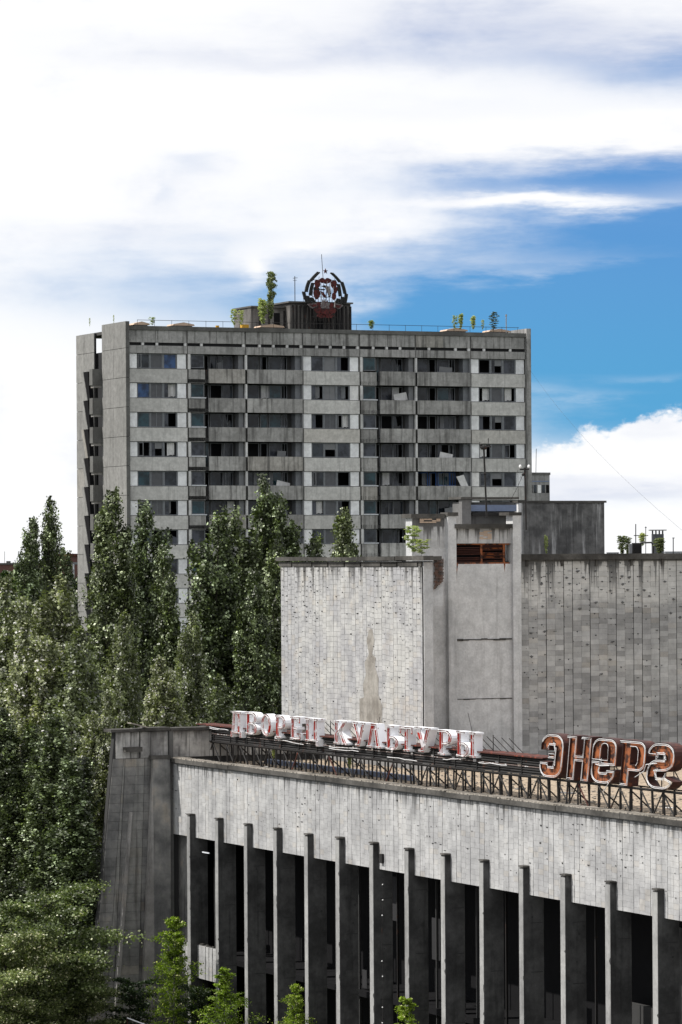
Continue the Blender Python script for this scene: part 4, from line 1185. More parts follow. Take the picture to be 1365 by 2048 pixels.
# wall behind the loggias (dark render) with openings only where windows sit
for b_ in (1, 2, 4, 5):
    lg = MB()
    x0 = b_ * BAY
    for i in range(16):
        zs = 45.13 - 2.8 * i
        if zs < 1: break
        for (a, c) in ([(2.7, 2.85), (5.2, 5.45)] if b_ in (1, 4) else [(0.1, 0.45), (1.9, 2.05), (2.8, 2.95), (4.9, 5.35)]):
            lg.box(x0 + a, x0 + c, 1.36, 1.5, zs - 0.85, zs + 1.43)
        lg.box(x0 + 2.0, x0 + 5.9, 1.47, 1.55, zs - 0.85, zs + 0.02)
        lg.box(x0 + 0.1, x0 + BAY - 0.1, 0.0, 3.0, zs - 1.30, zs - 0.95)
    lg.build('loggia_wall', M['soffit'], tw, kind='stuff')
mu = MB()
for b_ in (0, 3, 6):
    for i in range(16):
        zs = 45.13 - 2.8 * i
        if zs < 1: break
        for a, c in [(2.2, 2.3), (3.5, 3.65), (4.95, 5.03)]:
            link('mullion', cbox('mullion', (0, c - a, 0, 0.14, 0, 1.43), M['frame']), tw, loc=(b_ * BAY + a, 0.16, zs))
# pier lines between bays, at dark vertical joints
for b_ in range(8):
    if b_ in (0, 7): continue
    MB().box(b_ * BAY - 0.04, b_ * BAY + 0.04, 0.05, 0.34, 0, 49.0).build('bay_joint', M['tower_trim'], tw)
# attic
for b_ in range(7):
    x0 = b_ * BAY
    for h in (0, 1):
        MB().box(x0 + 0.05 + h * 2.97, x0 + 0.05 + (h + 1) * 2.97 - 0.02 * (h + 1) - 0.02, 0, 0.3, 47.62, 48.78).build('attic_panel', M['tower_top'], tw)
    MB().box(x0 + 0.05, x0 + BAY - 0.05, -0.02, 0.3, 46.59, 47.32).build('attic_band', M['tower_top'], tw)
    for k in range(4):
        a = x0 + 0.3 + k * 1.45
        if R.random() < 0.85:
            MB().box(a + 1.05, a + 1.3, 0.02, 0.2, 47.34, 47.60).build('vent_block', M['post'], tw)
MB().box(0.05, TL, 0.31, 1.2, 46.8, 48.8).build('attic_backing', M['dark_room'], tw)
MB().box(0.0, TL + 0.3, -0.12, 0.6, 48.80, 49.18).build('cornice', M['tower_trim'], tw)
MB().box(0.0, TL, 0.6, 13.4, 48.7, 49.0).build('tower_roof', M['bitumen'], tw)
# end walls
ew = MB().box(-0.36, -0.05, -0.28, 6.2, 0, 49.62).box(-0.33, -0.05, 6.2, 8.2, 0, 44.0).box(-0.05, 0.0, 8.2, 13.4, 0, 49.3)
MB().box(TL + 0.05, TL + 0.5, -0.28, 13.4, 0, 49.65).build('end_wall', M['tower_top'], tw)
ewo = MB().box(-0.30, -0.05, -0.2, 6.1, 0, 49.55).box(-0.30, -0.05, 8.6, 13.3, 0, 48.9).build('end_wall', M['joint'], tw)
for i in range(18):
    za = 49.6 - (2.55 if i == 0 else 2.55 + 2.8 * i); zb_ = 49.6 if i == 0 else 49.6 - 2.55 - 2.8 * (i - 1)
    za = max(za, 0.05)
    if zb_ <= 0.1: break
    for (a, c) in ((-0.26, 3.1), (3.13, 6.2)):
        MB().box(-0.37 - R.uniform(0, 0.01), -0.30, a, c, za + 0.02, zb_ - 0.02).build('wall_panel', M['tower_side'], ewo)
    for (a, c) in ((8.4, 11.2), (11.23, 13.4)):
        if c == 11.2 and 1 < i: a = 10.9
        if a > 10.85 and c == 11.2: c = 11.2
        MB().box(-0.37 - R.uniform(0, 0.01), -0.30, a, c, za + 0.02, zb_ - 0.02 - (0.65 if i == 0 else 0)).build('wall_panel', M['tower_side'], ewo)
    MB().box(-0.36, -0.0, -0.30, -0.27, za + 0.02, zb_ - 0.02).build('edge_strip', M['tower_trim'], ewo)
# recess with side balconies
MB().box(1.4, 1.6, 6.2, 10.8, 0, 49.1).build('recess_wall', M['soffit'], tw)
for i in range(17):
    z = 45.13 - 2.8 * i - 0.15
    if z < 2: break
    bo = MB().box(-1.35, -1.25, 6.25, 7.1, z - 1.2, z + 0.35).box(-1.25, 0.0, 6.25, 6.35, z - 1.2, z + 0.35).build('side_balcony', M['tower_trim'], tw)
    MB().box(-1.2, 0.1, 6.36, 7.1, z - 1.45, z - 1.21).build('balcony_floor', M['pylon_lit'], bo)
    MB().box(0.3, 0.45, 8.6, 9.9, z - 4.0 + 1.35, z - 1.5).build('brick_infill', M['tan'], bo)
    # raking wall blade seen edge-on beside each balcony
    MB().quadbox([(-0.75, 9.3, z - 2.55), (-0.75, 9.9, z - 2.55), (0.4, 9.9, z - 2.55), (0.4, 9.3, z - 2.55),
                  (-0.75, 10.5, z + 0.25), (-0.75, 11.1, z + 0.25), (0.4, 11.1, z + 0.25), (0.4, 10.5, z + 0.25)]).build('raking_blade', M['tower_side'], tw)
    MB().quadbox([(-0.70, 8.75, z - 2.55), (-0.70, 9.28, z - 2.55), (0.4, 9.28, z - 2.55), (0.4, 8.75, z - 2.55),
                  (-0.70, 9.3, z + 0.25), (-0.70, 10.48, z + 0.25), (0.4, 10.48, z + 0.25), (0.4, 9.3, z + 0.25)]).build('recess_shade', M['dark_in'], tw)  # black slab stands in for the shadow inside the recess
# roof railing
rl = MB()
rl.tube([(1, 0.2, 49.75), (TL - 0.6, 0.2, 49.75)], 0.022, 4)
rlo = rl.build('roof_railing', M['iron'], tw)
for k in range(24):
    x = 1.0 + k * 1.76
    MB().tube([(x, 0.2, 49.15), (x, 0.2, 49.78)], 0.02, 4).build('railing_post', M['iron'], rlo)
# vent cowls on the roof
for (x, w, nm) in [(1.2, 1.3, 0), (5.2, 1.9, 0), (14.3, 2.2, 0), (34.3, 2.0, 0), (39.0, 2.0, 0)]:
    v = MB().box(x, x + w, 1.4, 2.6, 49.0, 49.35)
    vo = v.build('vent_shaft', M['farwall'], tw)
    MB().prism([(x - 0.2, 49.36), (x + w + 0.2, 49.36), (x + w + 0.1, 49.5), (x + w * 0.5, 49.68), (x - 0.1, 49.5)], 1.2, 2.8).build('vent_cowl', M['tan'], vo)
MB().box(12.3, 13.0, 1.4, 1.9, 49.05, 49.6).build('yellow_box', M['yellow'], tw)
MB().box(9.6, 9.9, 1.4, 1.6, 49.05, 49.45).build('yellow_box', M['yellow'], tw)
# machine rooms
mr = MB().box(18.2, 24.7, 3.4, 9.0, 49.0, 51.95).build('machine_room', M['machine'], tw)
MB().box(18.0, 24.9, 3.2, 9.2, 51.95, 52.1).build('machine_room_roof', M['tower_trim'], mr)
m2 = MB()
m2.box(14.6, 18.2, 4.6, 9.0, 49.0, 51.5).build('machine_room', M['machine'], tw)
MB().box(14.5, 18.2, 4.4, 9.2, 51.5, 51.65).build('machine_room_roof', M['tower_trim'], mr)
MB().box(17.0, 17.6, 4.52, 4.62, 49.2, 51.0).build('dark_door', M['dark_in'], mr)
for k in range(16):
    x = 18.4 + k * 0.41
    if x > 24.6: break
    MB().box(x, x + 0.1 + R.random() * 0.1, 3.22, 3.38, 49.05, 51.7).build('black_pipe', M['iron'], mr)
for x in (20.9, 22.9): MB().box(x, x + 0.8, 3.25, 3.37, 49.05, 51.5).build('dark_door', M['dark_in'], mr)
for x in (15.4, 16.4, 18.0): MB().box(x, x + 0.13, 4.46, 4.58, 49.05, 51.2).build('black_pipe', M['iron'], mr)

# ------------------------------------------------------------------ emblem
em = thing('roof_emblem', 'round red and black hammer and sickle emblem with wheat ears and a star on top', 'emblem', TO, TR)
EY = 2.2


def ex(cx, cy, y=EY):
    return (21.45 + (cx - 630) / 254 / 0.93, y, 53.07 - (cy - 760) / 254)


ears = [((455, 300), (350, 400), (265, 505)), ((225, 520), (170, 640), (150, 770)), ((315, 575), (270, 700), (255, 860)), ((85, 800), (110, 930), (180, 1050)), ((185, 900), (210, 980), (260, 1050)), ((290, 940), (310, 990), (340, 1010)),
        ((800, 310), (910, 400), (995, 515)), ((1050, 530), (1100, 660), (1125, 795)), ((965, 590), (990, 720), (1005, 860)), ((1160, 830), (1150, 940), (1115, 1055)), ((1065, 905), (1050, 980), (1010, 1055)), ((955, 950), (945, 990), (915, 1020))]
for e in ears:
    mb = MB()
    for k in range(10):
        t = k / 9
        cx = (1 - t) ** 2 * e[0][0] + 2 * t * (1 - t) * e[1][0] + t * t * e[2][0]
        cy = (1 - t) ** 2 * e[0][1] + 2 * t * (1 - t) * e[1][1] + t * t * e[2][1]
        p = ex(cx, cy)
        mb.ball((p[0] - 0.07, p[1], p[2]), 0.12, 1.1, 0.7, 0.8, 6, 4)
        mb.ball((p[0] + 0.09, p[1] - 0.03, p[2] - 0.02), 0.115, 1.1, 0.7, 0.8, 6, 4)
    a = ex(*e[0]); c = ex(*e[2])
    mb.tube([a, ex(*e[1]), c], 0.05, 5)
    mb.build('wheat_ear', M['em_black'], em)


def em_poly(name, pts, mat, y0, th=0.08, bulge=0.0):
    q = [ex(*p) for p in pts]
    xz = [(p[0], p[2]) for p in q]
    if area(xz) < 0: xz = xz[::-1]
    # triangulated outline, given thickness
    mb = MB(); n = len(xz)
    tri = tessellate_polygon([[Vector((a, b, 0)) for a, b in xz]])
    for t in tri:
        mb.poly([(xz[i][0], y0, xz[i][1]) for i in t]); mb.poly([(xz[i][0], y0 + th, xz[i][1]) for i in reversed(t)])
    for k in range(n):
        j = (k + 1) % n
        mb.poly([(xz[k][0], y0, xz[k][1]), (xz[k][0], y0 + th, xz[k][1]), (xz[j][0], y0 + th, xz[j][1]), (xz[j][0], y0, xz[j][1])])
    return mb.build(name, mat, em)


def lobes(name, cx, cy, rx, ry, n, mat, y0, amp=0.10, ph=0.0):
    pts = []
    for k in range(26):
        a = 2 * math.pi * k / 26
        r = 1 + amp * math.cos(n * a + ph)
        pts.append((cx + rx * r * math.cos(a), cy + ry * r * math.sin(a)))
    return em_poly(name, pts, mat, y0)


lobes('ribbon_fold', 560, 495, 85, 62, 4, M['em_red'], EY - 0.02)
lobes('ribbon_fold', 700, 495, 85, 62, 4, M['em_red'], EY - 0.04, ph=1)
lobes('ribbon_fold', 640, 520, 90, 55, 3, M['em_red'], EY - 0.12, ph=2)
lobes('ribbon_fold', 430, 590, 70, 110, 3, M['em_red'], EY - 0.06, ph=.5)
lobes('ribbon_fold', 845, 585, 80, 105, 3, M['em_red'], EY - 0.06, ph=2)
lobes('ribbon_fold', 415, 720, 80, 70, 3, M['em_black'], EY + 0.02)
lobes('ribbon_fold', 420, 840, 85, 120, 3, M['em_red'], EY - 0.03, ph=1.2)
lobes('ribbon_fold', 890, 720, 55, 90, 3, M['em_red'], EY - 0.02, ph=1.2)
lobes('ribbon_fold', 855, 880, 45, 110, 2, M['em_red'], EY - 0.05, ph=0.3)
em_poly('sickle', [(520, 640), (600, 612), (700, 640), (760, 720), (775, 810), (740, 900), (700, 910), (720, 820), (700, 740), (650, 690), (590, 665)], M['em_black'], EY - 0.10)
em_poly('hammer', [(495, 712), (610, 708), (612, 735), (575, 745), (497, 738)], M['em_black'], EY - 0.16)
em_poly('hammer_handle', [(600, 640), (660, 640), (760, 880), (730, 905), (700, 880), (640, 740)], M['em_grey'], EY - 0.20)
em_poly('sickle_handle', [(500, 760), (570, 780), (640, 870), (650, 930), (600, 920), (540, 850)], M['em_red'], EY - 0.08)
em_poly('sunrise', [(520, 1190), (500, 1120), (540, 1040), (560, 960), (590, 1030), (620, 950), (640, 1020), (690, 980), (700, 1050), (745, 1050), (730, 1130), (745, 1190)], M['em_grey'], EY - 0.06)
for s_ in (-1, 1):
    em_poly('ribbon_end', [(630 + s_ * 455, 1105), (630 + s_ * 400, 1075), (630 + s_ * 215, 1060), (630 + s_ * 205, 1150), (630 + s_ * 340, 1200)], M['em_grey'], EY - 0.04)
    em_poly('ribbon_inset', [(630 + s_ * 390, 1110), (630 + s_ * 240, 1082), (630 + s_ * 225, 1135), (630 + s_ * 330, 1165)], M['em_red'], EY - 0.10)
    lobes('ribbon_fold', 630 + s_ * 160, 1100, 60, 60, 3, M['em_red'], EY + 0.0, ph=s_)
    lobes('ribbon_fold', 630 + s_ * 170, 1240, 100, 80, 4, M['em_red'], EY - 0.05, ph=s_)
    lobes('ribbon_fold', 630 + s_ * 95, 1370, 110, 55, 5, M['em_red'], EY - 0.02, ph=s_)
lobes('ribbon_fold', 620, 1270, 110, 70, 5, M['em_red'], EY - 0.14)
em_poly('star', [(640 + (62 if k % 2 == 0 else 25) * math.sin(k * math.pi / 5), 265 - (72 if k % 2 == 0 else 28) * math.cos(k * math.pi / 5)) for k in range(10)], M['em_red'], EY - 0.05)
for cx, y0, y1, m_ in [(655, 510, 740, 'pale_pipe'), (745, 560, 800, 'pale_pipe'), (820, 640, 800, 'pale_pipe'), (690, 640, 830, 'pale_pipe'), (720, 640, 880, 'pale_pipe'), (480, 560, 660, 'iron'),
                       (625, 780, 1000, 'iron'), (520, 800, 1000, 'pale_pipe'), (575, 800, 960, 'iron'), (705, 900, 1010, 'iron'), (855, 380, 480, 'iron'), (455, 400, 480, 'iron'), (295, 760, 920, 'iron'), (960, 860, 1010, 'iron')]:
    MB().tube([ex(cx, y0, EY - 0.26), ex(cx - 12, y1, EY - 0.26)], 0.022, 4).build('tube', M[m_], em)
MB().tube([ex(850, 960, EY - 0.25), ex(840, 1160, EY - 0.25)], 0.04, 4).build('tube', M['pale_pipe'], em)
for k in range(7):
    cx = 420 + k * 70
    MB().tube([ex(cx, 560 if 1 < k < 6 else 700, EY + 0.35), ex(cx, 1500, EY + 0.35)], 0.03, 4).build('support_post', M['iron'], em)
for cy in (480, 900, 1130, 1400):
    MB().tube([ex(330, cy, EY + 0.3), ex(940, cy, EY + 0.3)], 0.03, 4).build('support_rail', M['iron'], em)
MB().tube([ex(610, 420, EY + 0.3), ex(575, -160, EY + 0.3)], 0.03, 5).build('lightning_rod', M['iron'], em)
for k in range(12):
    cx = 250 + k * 75
    MB().tube([ex(cx, 1150, EY + 0.6), ex(cx + (k % 3 - 1) * 12, 1740, EY + 0.5)], 0.035, 4).build('support_post', M['iron'], em)


def tube_thing(name, label, cat, pieces, mat, group=None):
    """top-level thin metal thing; pieces = list of (part name, path, radius)"""
    base = Vector(pieces[0][1][0])
    t = thing(name, label, cat, tuple(base), 0, group)
    for nm, path, r in pieces:
        MB().tube([tuple(Vector(p) - base) for p in path], r, 5).build(nm, mat, t)
    return t


# roof antennas on the tower
def T2(x, y, z):
    v = Matrix.Rotation(TR, 3, 'Z') @ Vector((x, y, 0))
    return (TO[0] + v.x, TO[1] + v.y, z)


tube_thing('antenna', 'thin antenna mast left of the round emblem on the tower roof', 'antenna',
           [('mast', [T2(19.0, 4, 51.5), T2(19.0, 4, 54.6)], 0.04), ('crossbar', [T2(18.8, 4, 54.4), T2(19.3, 4, 54.45)], 0.025), ('crossbar', [T2(18.8, 4, 54.2), T2(19.2, 4, 54.2)], 0.02)], M['iron'])
tube_thing('antenna', 'faint forked antenna close beside the left wheat ears of the emblem', 'antenna',
           [('mast', [T2(19.9, 4, 51.8), T2(19.9, 4, 52.9)], 0.02), ('branch', [T2(19.9, 4, 52.3), T2(20.5, 4, 54.2)], 0.018)], M['iron'])
tube_thing('antenna', 'short pole at the right end of the tower roof', 'antenna',
           [('mast', [T2(40.6, 1.0, 49.1), T2(40.6, 1.0, 50.9)], 0.05), ('tip', [T2(40.6, 1.0, 50.9), T2(40.6, 1.0, 51.1)], 0.09)], M['farwall'])

# ------------------------------------------------------------------ masts and wires on the hall roof
p0 = at(974, 1036, 210); p1 = at(968, 893, 210)
mast = tube_thing('roof_mast', 'tall black mast with a bird shaped tip standing on the annex roof', 'mast',
                  [('pole', [p0, p1], 0.055), ('collar', [at(968, 947, 210), at(973, 947, 210)], 0.08)], M['iron'])
mb = MB()
b0v = p1 - p0
mb.ball((b0v.x, 0, b0v.z - 0.05), 0.14, 1.5, 0.8, 1.0).ball((b0v.x - 0.15, 0, b0v.z + 0.1), 0.07)
mb.tube([(b0v.x + 0.25, 0, b0v.z), (b0v.x + 0.25, 0, b0v.z + 0.45)], 0.02, 4).tube([(b0v.x - 0.2, 0, b0v.z), (b0v.x - 0.22, 0, b0v.z + 0.25)], 0.015, 4)
mb.tube([(b0v.x - 0.2, 0, b0v.z - 0.02), (b0v.x + 0.4, 0, b0v.z)], 0.05, 5)
mb.build('tip', M['iron'], mast)
q0 = at(1053, 1060, 209); q1 = at(1050, 935, 209)
pole = tube_thing('utility_pole', 'small black pole with two white insulators at the right edge of the tower', 'pole',
                  [('pole', [q0, q1], 0.05), ('crossarm', [at(1040, 939, 209), at(1059, 938, 209)], 0.045)], M['iron'])
for px in (1041, 1058):
    v = at(px, 933, 209) - q0
    MB().ball(tuple(v), 0.075, 1, 1, 1.4).build('insulator', M['insul'], pole)
v = at(1047, 949, 209) - q0
MB().ball(tuple(v), 0.09).build('bracket', M['iron'], pole)


def wire(a, b, sag, label, r=0.008):
    a = Vector(a); b = Vector(b)
    pts = [a.lerp(b, t / 14) + Vector((0, 0, -sag * 4 * (t / 14) * (1 - t / 14))) - a for t in range(15)]
    o = MB().tube([tuple(p) for p in pts], r, 4).build('wire', M['iron'], loc=tuple(a))
    return tag(o, label, 'wire')


wire(at(1047, 948, 209), at(1022, 1000, 211), 0.05, 'thin stay wire running down left from the insulator pole', 0.012)
wire(at(1036, 940, 209), at(1038, 1030, 210), 0.02, 'thin vertical wire just left of the insulator pole', 0.01)
wire(at(1062, 742, 383), at(1400, 1090, 190), 0.9, 'long thin cable crossing the blue sky down to the lower right', 0.007)
wire(at(1040, 1052, 214), at(1000, 1060, 208), 0.02, 'short wire across the face of the dark lift house', 0.012)

# ------------------------------------------------------------------ things on the far right of the stage roof
ch = thing('chimney', 'square grey brick chimney with a flat raised cap on the stage roof', 'chimney', tuple(at(1316, 1112, 228)))
MB().box(-0.34, 0.34, -0.3, 0.3, 0, 1.3).build('shaft', M['board'], ch)
for x in (-0.3, -0.1, 0.1, 0.3): MB().box(x - 0.025, x + 0.025, -0.25, 0.25, 1.3, 1.5).build('leg', M['iron'], ch)
MB().box(-0.5, 0.5, -0.45, 0.45, 1.5, 1.56).build('cap', M['farwall'], ch)
lv = thing('water_tank_frame', 'black slatted steel crate on the right part of the stage roof', 'metal frame', tuple(at(1274, 1112, 224)))
MB().box(-0.27, 0.27, -0.3, 0.3, 0.0, 0.76).build('tank', M['iron'], lv)
for k in range(8): MB().box(-0.27 + k * 0.07, -0.25 + k * 0.07, -0.34, -0.31, 0, 0.72).build('slat', M['iron'], lv)
MB().box(-0.45, -0.28, -0.3, 0.3, 0, 0.7).build('side_block', M['board2'], lv)
MB().tube([(0.25, 0, 0.76), (0.85, 0, 0.78), (0.95, 0, 0.6), (0.97, 0, 0)], 0.05, 5).build('pipe', M['iron'], lv)
tube_thing('antenna', 'taller of the two antenna masts left of the grey chimney', 'antenna', [('mast', [at(1272, 1112, 226), at(1272, 1048, 226)], 0.03), ('crossbar', [at(1268, 1071, 226), at(1297, 1071, 226)], 0.025)], M['iron'])
tube_thing('antenna', 'shorter antenna mast between the taller mast and the chimney', 'antenna', [('mast', [at(1292, 1112, 227), at(1292, 1053, 227)], 0.022), ('crossbar', [at(1290, 1055, 227), at(1294, 1055, 227)], 0.02)], M['iron'])
tube_thing('antenna', 'lone thin mast right of the grey chimney', 'antenna', [('mast', [at(1347, 1112, 228), at(1347, 1075, 228)], 0.03), ('crossbar', [at(1345, 1076, 228), at(1350, 1076, 228)], 0.02)], M['iron'])
sh = thing('skylight', 'low pale blue roof skylight at the right edge beside the lone mast', 'skylight', tuple(at(1340, 1113, 232)))
MB().box(-0.3, 0.9, -0.5, 0.5, 0, 0.25).build('glazing', M['sill'], sh)
MB().box(-0.32, 0.92, -0.52, 0.52, 0.25, 0.30).build('cap', M['board'], sh)
sh = thing('skylight', 'low pale roof skylight just right of the dark lift house', 'skylight', tuple(at(1225, 1113, 232)))
MB().box(-0.3, 0.35, -0.5, 0.5, 0, 0.2).build('glazing', M['sill'], sh)
MB().box(-0.32, 0.37, -0.52, 0.52, 0.2, 0.25).build('cap', M['board'], sh)

# ------------------------------------------------------------------ distant buildings
fb = thing('apartment_tower', 'distant grey tower block showing its top floors right of the main tower', 'building', (at(1058, 1115, 620).x, 620, 0), math.radians(24))
s = 620 / F
wdt = 48 * s
MB().box(-3, wdt, 0, 9, 0, 40.1).build('wall', M['farwall'], fb)
MB().box(-3.1, wdt + 0.1, -0.1, 9.1, 40.1, 40.5).build('roof', M['tower_trim'], fb)
for row in range(5):
    z = 37.2 - row * 2.8
    for k in range(5):
        MB().box(0.2 + k * 0.75, 0.75 + k * 0.75, -0.04, 0.03, z, z + 1.3).build('window', M['white_panel'] if k == 2 else (M['glass'] if k % 2 else M['dark_in']), fb)
MB().box(-3, wdt - 0.1, -0.05, 0, 39.0, 39.15).build('vent_slot', M['blue2'], fb)
for x, h in ((1.0, 3.2), (2.4, 4.0)): MB().tube([(x, 2, 40.4), (x + 0.1, 2, 40.4 + h)], 0.05, 4).build('antenna', M['iron'], fb)

f2 = thing('brick_building', 'distant dark red brick building along the left horizon behind the trees', 'building', (at(-40, 1115, 700).x, 700, 0), math.radians(5))
MB().box(0, 13, 0, 12, 0, 26.1).build('wall', M['redroof'], f2)
MB().box(-0.2, 13.1, -0.2, 12, 26.1, 26.4).build('roof', M['tower_trim'], f2)
MB().box(4.8, 5.6, 2, 3, 26.4, 26.75).build('chimney', M['tower_trim'], f2)
MB().tube([(4.5, 2, 26.4), (4.5, 2, 28.5)], 0.05, 4).build('antenna', M['farwall'], f2)
f3 = thing('brick_building', 'distant reddish brick block with a white pipe beside the tower left edge', 'building', (at(134, 1115, 520).x, 520, 0), math.radians(15))
MB().box(0, 6, 0, 8, 0, 27.4).build('wall', M['redroof'], f3)
MB().box(-0.2, 6.2, -0.2, 8, 27.4, 27.75).build('roof', M['rusty'], f3)
MB().box(0.0, 6, -0.06, 0, 26.3, 26.6).build('band', M['board2'], f3)
MB().box(0.8, 1.0, -0.1, 0, 15, 26.3).build('white_pipe', M['sill'], f3)
f4 = thing('low_building', 'pale low building glimpsed through the trees at the lower left', 'building', (at(120, 1115, 262).x, 262, 0), math.radians(20))
MB().box(0, 7, 0, 5, 0, 7.5).build('wall', M['post'], f4)
MB().box(-0.2, 7.2, -0.2, 5.2, 7.5, 7.7).build('roof', M['coping'], f4)

# ------------------------------------------------------------------ vegetation


def leaves(pos, size, rs, mat, tintbias=None, up=0.25, pale_glint=0.0, nb=None):
    n = len(pos)
    nr = rs.normal(size=(n, 3)); nr[:, 2] += up
    if nb is not None: nr = nr * 0.6 + nb
    nr /= np.linalg.norm(nr, axis=1)[:, None] + 1e-9
    a = np.cross(nr, rs.normal(size=(n, 3))); a /= np.linalg.norm(a, axis=1)[:, None] + 1e-9
    b = np.cross(nr, a)
    sz = size * rs.uniform(0.6, 1.3, n)[:, None]
    v = np.empty((n, 4, 3), np.float32)
    v[:, 0] = pos - a * sz * 0.5; v[:, 1] = pos - b * sz * 0.36 + nr * sz * 0.06; v[:, 2] = pos + a * sz * 0.5; v[:, 3] = pos + b * sz * 0.36 + nr * sz * 0.06
    me = bpy.data.meshes.new('leaves')
    me.vertices.add(n * 4); me.vertices.foreach_set('co', v.reshape(-1))
    me.loops.add(n * 4); me.loops.foreach_set('vertex_index', np.arange(n * 4, dtype=np.int32))
    me.polygons.add(n); me.polygons.foreach_set('loop_start', np.arange(0, n * 4, 4, dtype=np.int32))
    me.update(calc_edges=True)
    at_ = me.attributes.new('tint', 'FLOAT', 'FACE')
    t = rs.uniform(0, 1, n)
    if tintbias is not None: t = np.clip(t * 0.3 + tintbias ** 1.5 * 0.7, 0, 1)
    if pale_glint: t[rs.uniform(0, 1, n) < pale_glint * (3.0 * tintbias ** 2 if tintbias is not None else 1)] = 2.0      # pale undersides, doubling as painted sun glints
    at_.data.foreach_set('value', t.astype(np.float32))
    me.materials.append(mat)
    return me


def poplar(seed, H, Rr, nleaf, lsize, mat, stems=8, rp=1.38, bark='bark'):
    """columnar poplar: a bundle of steep stems, every stem wrapped in its own plume of leaf sprays"""
    rs = np.random.RandomState(seed)
    wood = MB()
    wood.tube([(0, 0, 0), (0.05, 0.03, H * 0.2), (-0.05, 0.05, H * 0.5)], H * 0.012, 7, taper=0.5)
    pts = []; tb = []; nbs = []
    S = []
    for k in range(stems):
        th = k * 2.399 + rs.uniform(-0.5, 0.5)
        r1 = 0.0 if k == 0 else Rr * math.sqrt(k / stems) * rs.uniform(0.7, 1.0)
        top = H if k == 0 else H * (1.0 - 0.32 * (k / stems) ** 0.8 * rs.uniform(0.35, 1.2))
        z0 = H * rs.uniform(0.04, 0.25)
        S.append((th, r1, z0, top))
    # a few short low plumes fill the foot
    for k in range(stems // 2):
        S.append((rs.uniform(0, 6.28), Rr * rs.uniform(0.7, 1.15), H * 0.03, H * rs.uniform(0.3, 0.6)))
    tot = sum(t - z for _, _, z, t in S)
    for (th, r1, z0, top) in S:
        ln = top - z0
        d = np.array([math.cos(th), math.sin(th), 0.0])
        wob = rs.normal(size=2) * 0.4
        def axis(t):
            return d * r1 * min(1, t * 2.2) ** 0.7 + np.array([math.sin(t * 5) * wob[0], math.cos(t * 4) * wob[1], z0 + ln * t])
        wood.tube([tuple(axis(t)) for t in np.linspace(0, 0.97, 9)], max(0.04, ln * 0.008), 5, taper=0.15)
        nsp = int(nleaf / 40 * ln / tot)
        for _ in range(nsp):
            t = rs.uniform(0.06, 1.0) ** 0.85
            env = rp * (0.35 + 0.65 * min(1, t / 0.3)) * (1.0 if t < 0.68 else max(0.22, 1 - ((t - 0.68) / 0.36) ** 1.8))
            env *= 0.60 + 0.7 * abs(math.sin(t * 15 + th * 3)) * abs(math.cos(t * 7 + th)) + 0.2 * math.sin(t * 31 + th)
            a = rs.uniform(0, 6.283)
            rad = env * rs.uniform(0.25, 1.0) ** 0.6
            o = np.array([math.cos(a), math.sin(a), 0.0])
            c = axis(t) + o * rad
            s = rs.uniform(0.10, 0.19)
            m_ = 40
            l = rs.uniform(-1, 1, size=(m_, 1))
            tw = o * 0.35 + np.array([0, 0, 1.0])
            q = c + l * tw * rs.uniform(0.25, 0.5) + rs.normal(size=(m_, 3)) * s * (1.1 - 0.6 * l)
            pts.append(q); tb.append(np.full(m_, rs.uniform(0, 1)))
            nv = rs.normal(size=3) * 0.9 + o * 0.7 + np.array([0, 0, 0.3])
            nbs.append(np.tile(nv, (m_, 1)))
            if rs.uniform() < 0.12:
                wood.tube([tuple(axis(max(0, t - 0.05))), tuple(c)], 0.02, 3, cap=False)
    pos = np.concatenate(pts).astype(np.float32); tb = np.concatenate(tb)
    return leaves(pos, lsize, rs, mat, tb, pale_glint=0.11, nb=np.concatenate(nbs)), wood.mesh('trunk', M[bark])


def broad(seed, H, Rr, nleaf, lsize, mat, bark='bark', layers=26, droop=0.15, trunk_r=0.02, cone=False):
    """tree with near-horizontal limbs carrying flat layered sprays"""
    rs = np.random.RandomState(seed)
    wood = MB()
    wood.tube([(0, 0, 0), (0.1, 0, H * 0.4), (0, 0.1, H * 0.75), (0, 0, H * 0.97)], H * trunk_r, 7, taper=0.12)
    pts = []; tb = []
    for k in range(layers):
        h = H * (0.12 + 0.84 * (k / layers) ** 0.9)
        th = k * 2.4 + rs.uniform(-0.4, 0.4)
        r1 = Rr * (math.sin(math.pi * min(1, 1.02 - (h / H) * 0.9)) ** 0.7 * 0.9 + 0.1) * rs.uniform(0.7, 1.1)
        if cone: r1 = Rr * (1.03 - h / H) ** 0.7 * rs.uniform(0.3, 1.3)
        d = np.array([math.cos(th), math.sin(th), 0])
        e = d * r1 + np.array([0, 0, h + r1 * (0.45 - droop)])
        s0 = np.array([0, 0, h])
        m1 = (s0 + e) / 2 + np.array([0, 0, r1 * 0.12])
        wood.tube([tuple(s0), tuple(m1), tuple(e)], max(0.015, r1 * 0.015), 5, taper=0.2)
        nc = max(4, int(r1 * 9)); per = max(4, int(nleaf / layers / nc))
        for _ in range(nc):
            t = rs.uniform(0.25, 1.05)
            c = s0 * (1 - t) ** 2 + 2 * t * (1 - t) * m1 + t * t * e
            c = c + rs.normal(size=3) * np.array([0.22, 0.22, 0.07]) * r1 * 0.6
            s = 0.08 * r1 + 0.05
            pts.append(rs.normal(size=(per, 3)) * np.array([s, s, s * 0.5]) + c); tb.append(np.full(per, rs.uniform(0, 1)))
    pos = np.concatenate(pts).astype(np.float32)
    return leaves(pos, lsize, rs, mat, np.concatenate(tb), up=0.8, pale_glint=0.06), wood.mesh('trunk', M[bark])


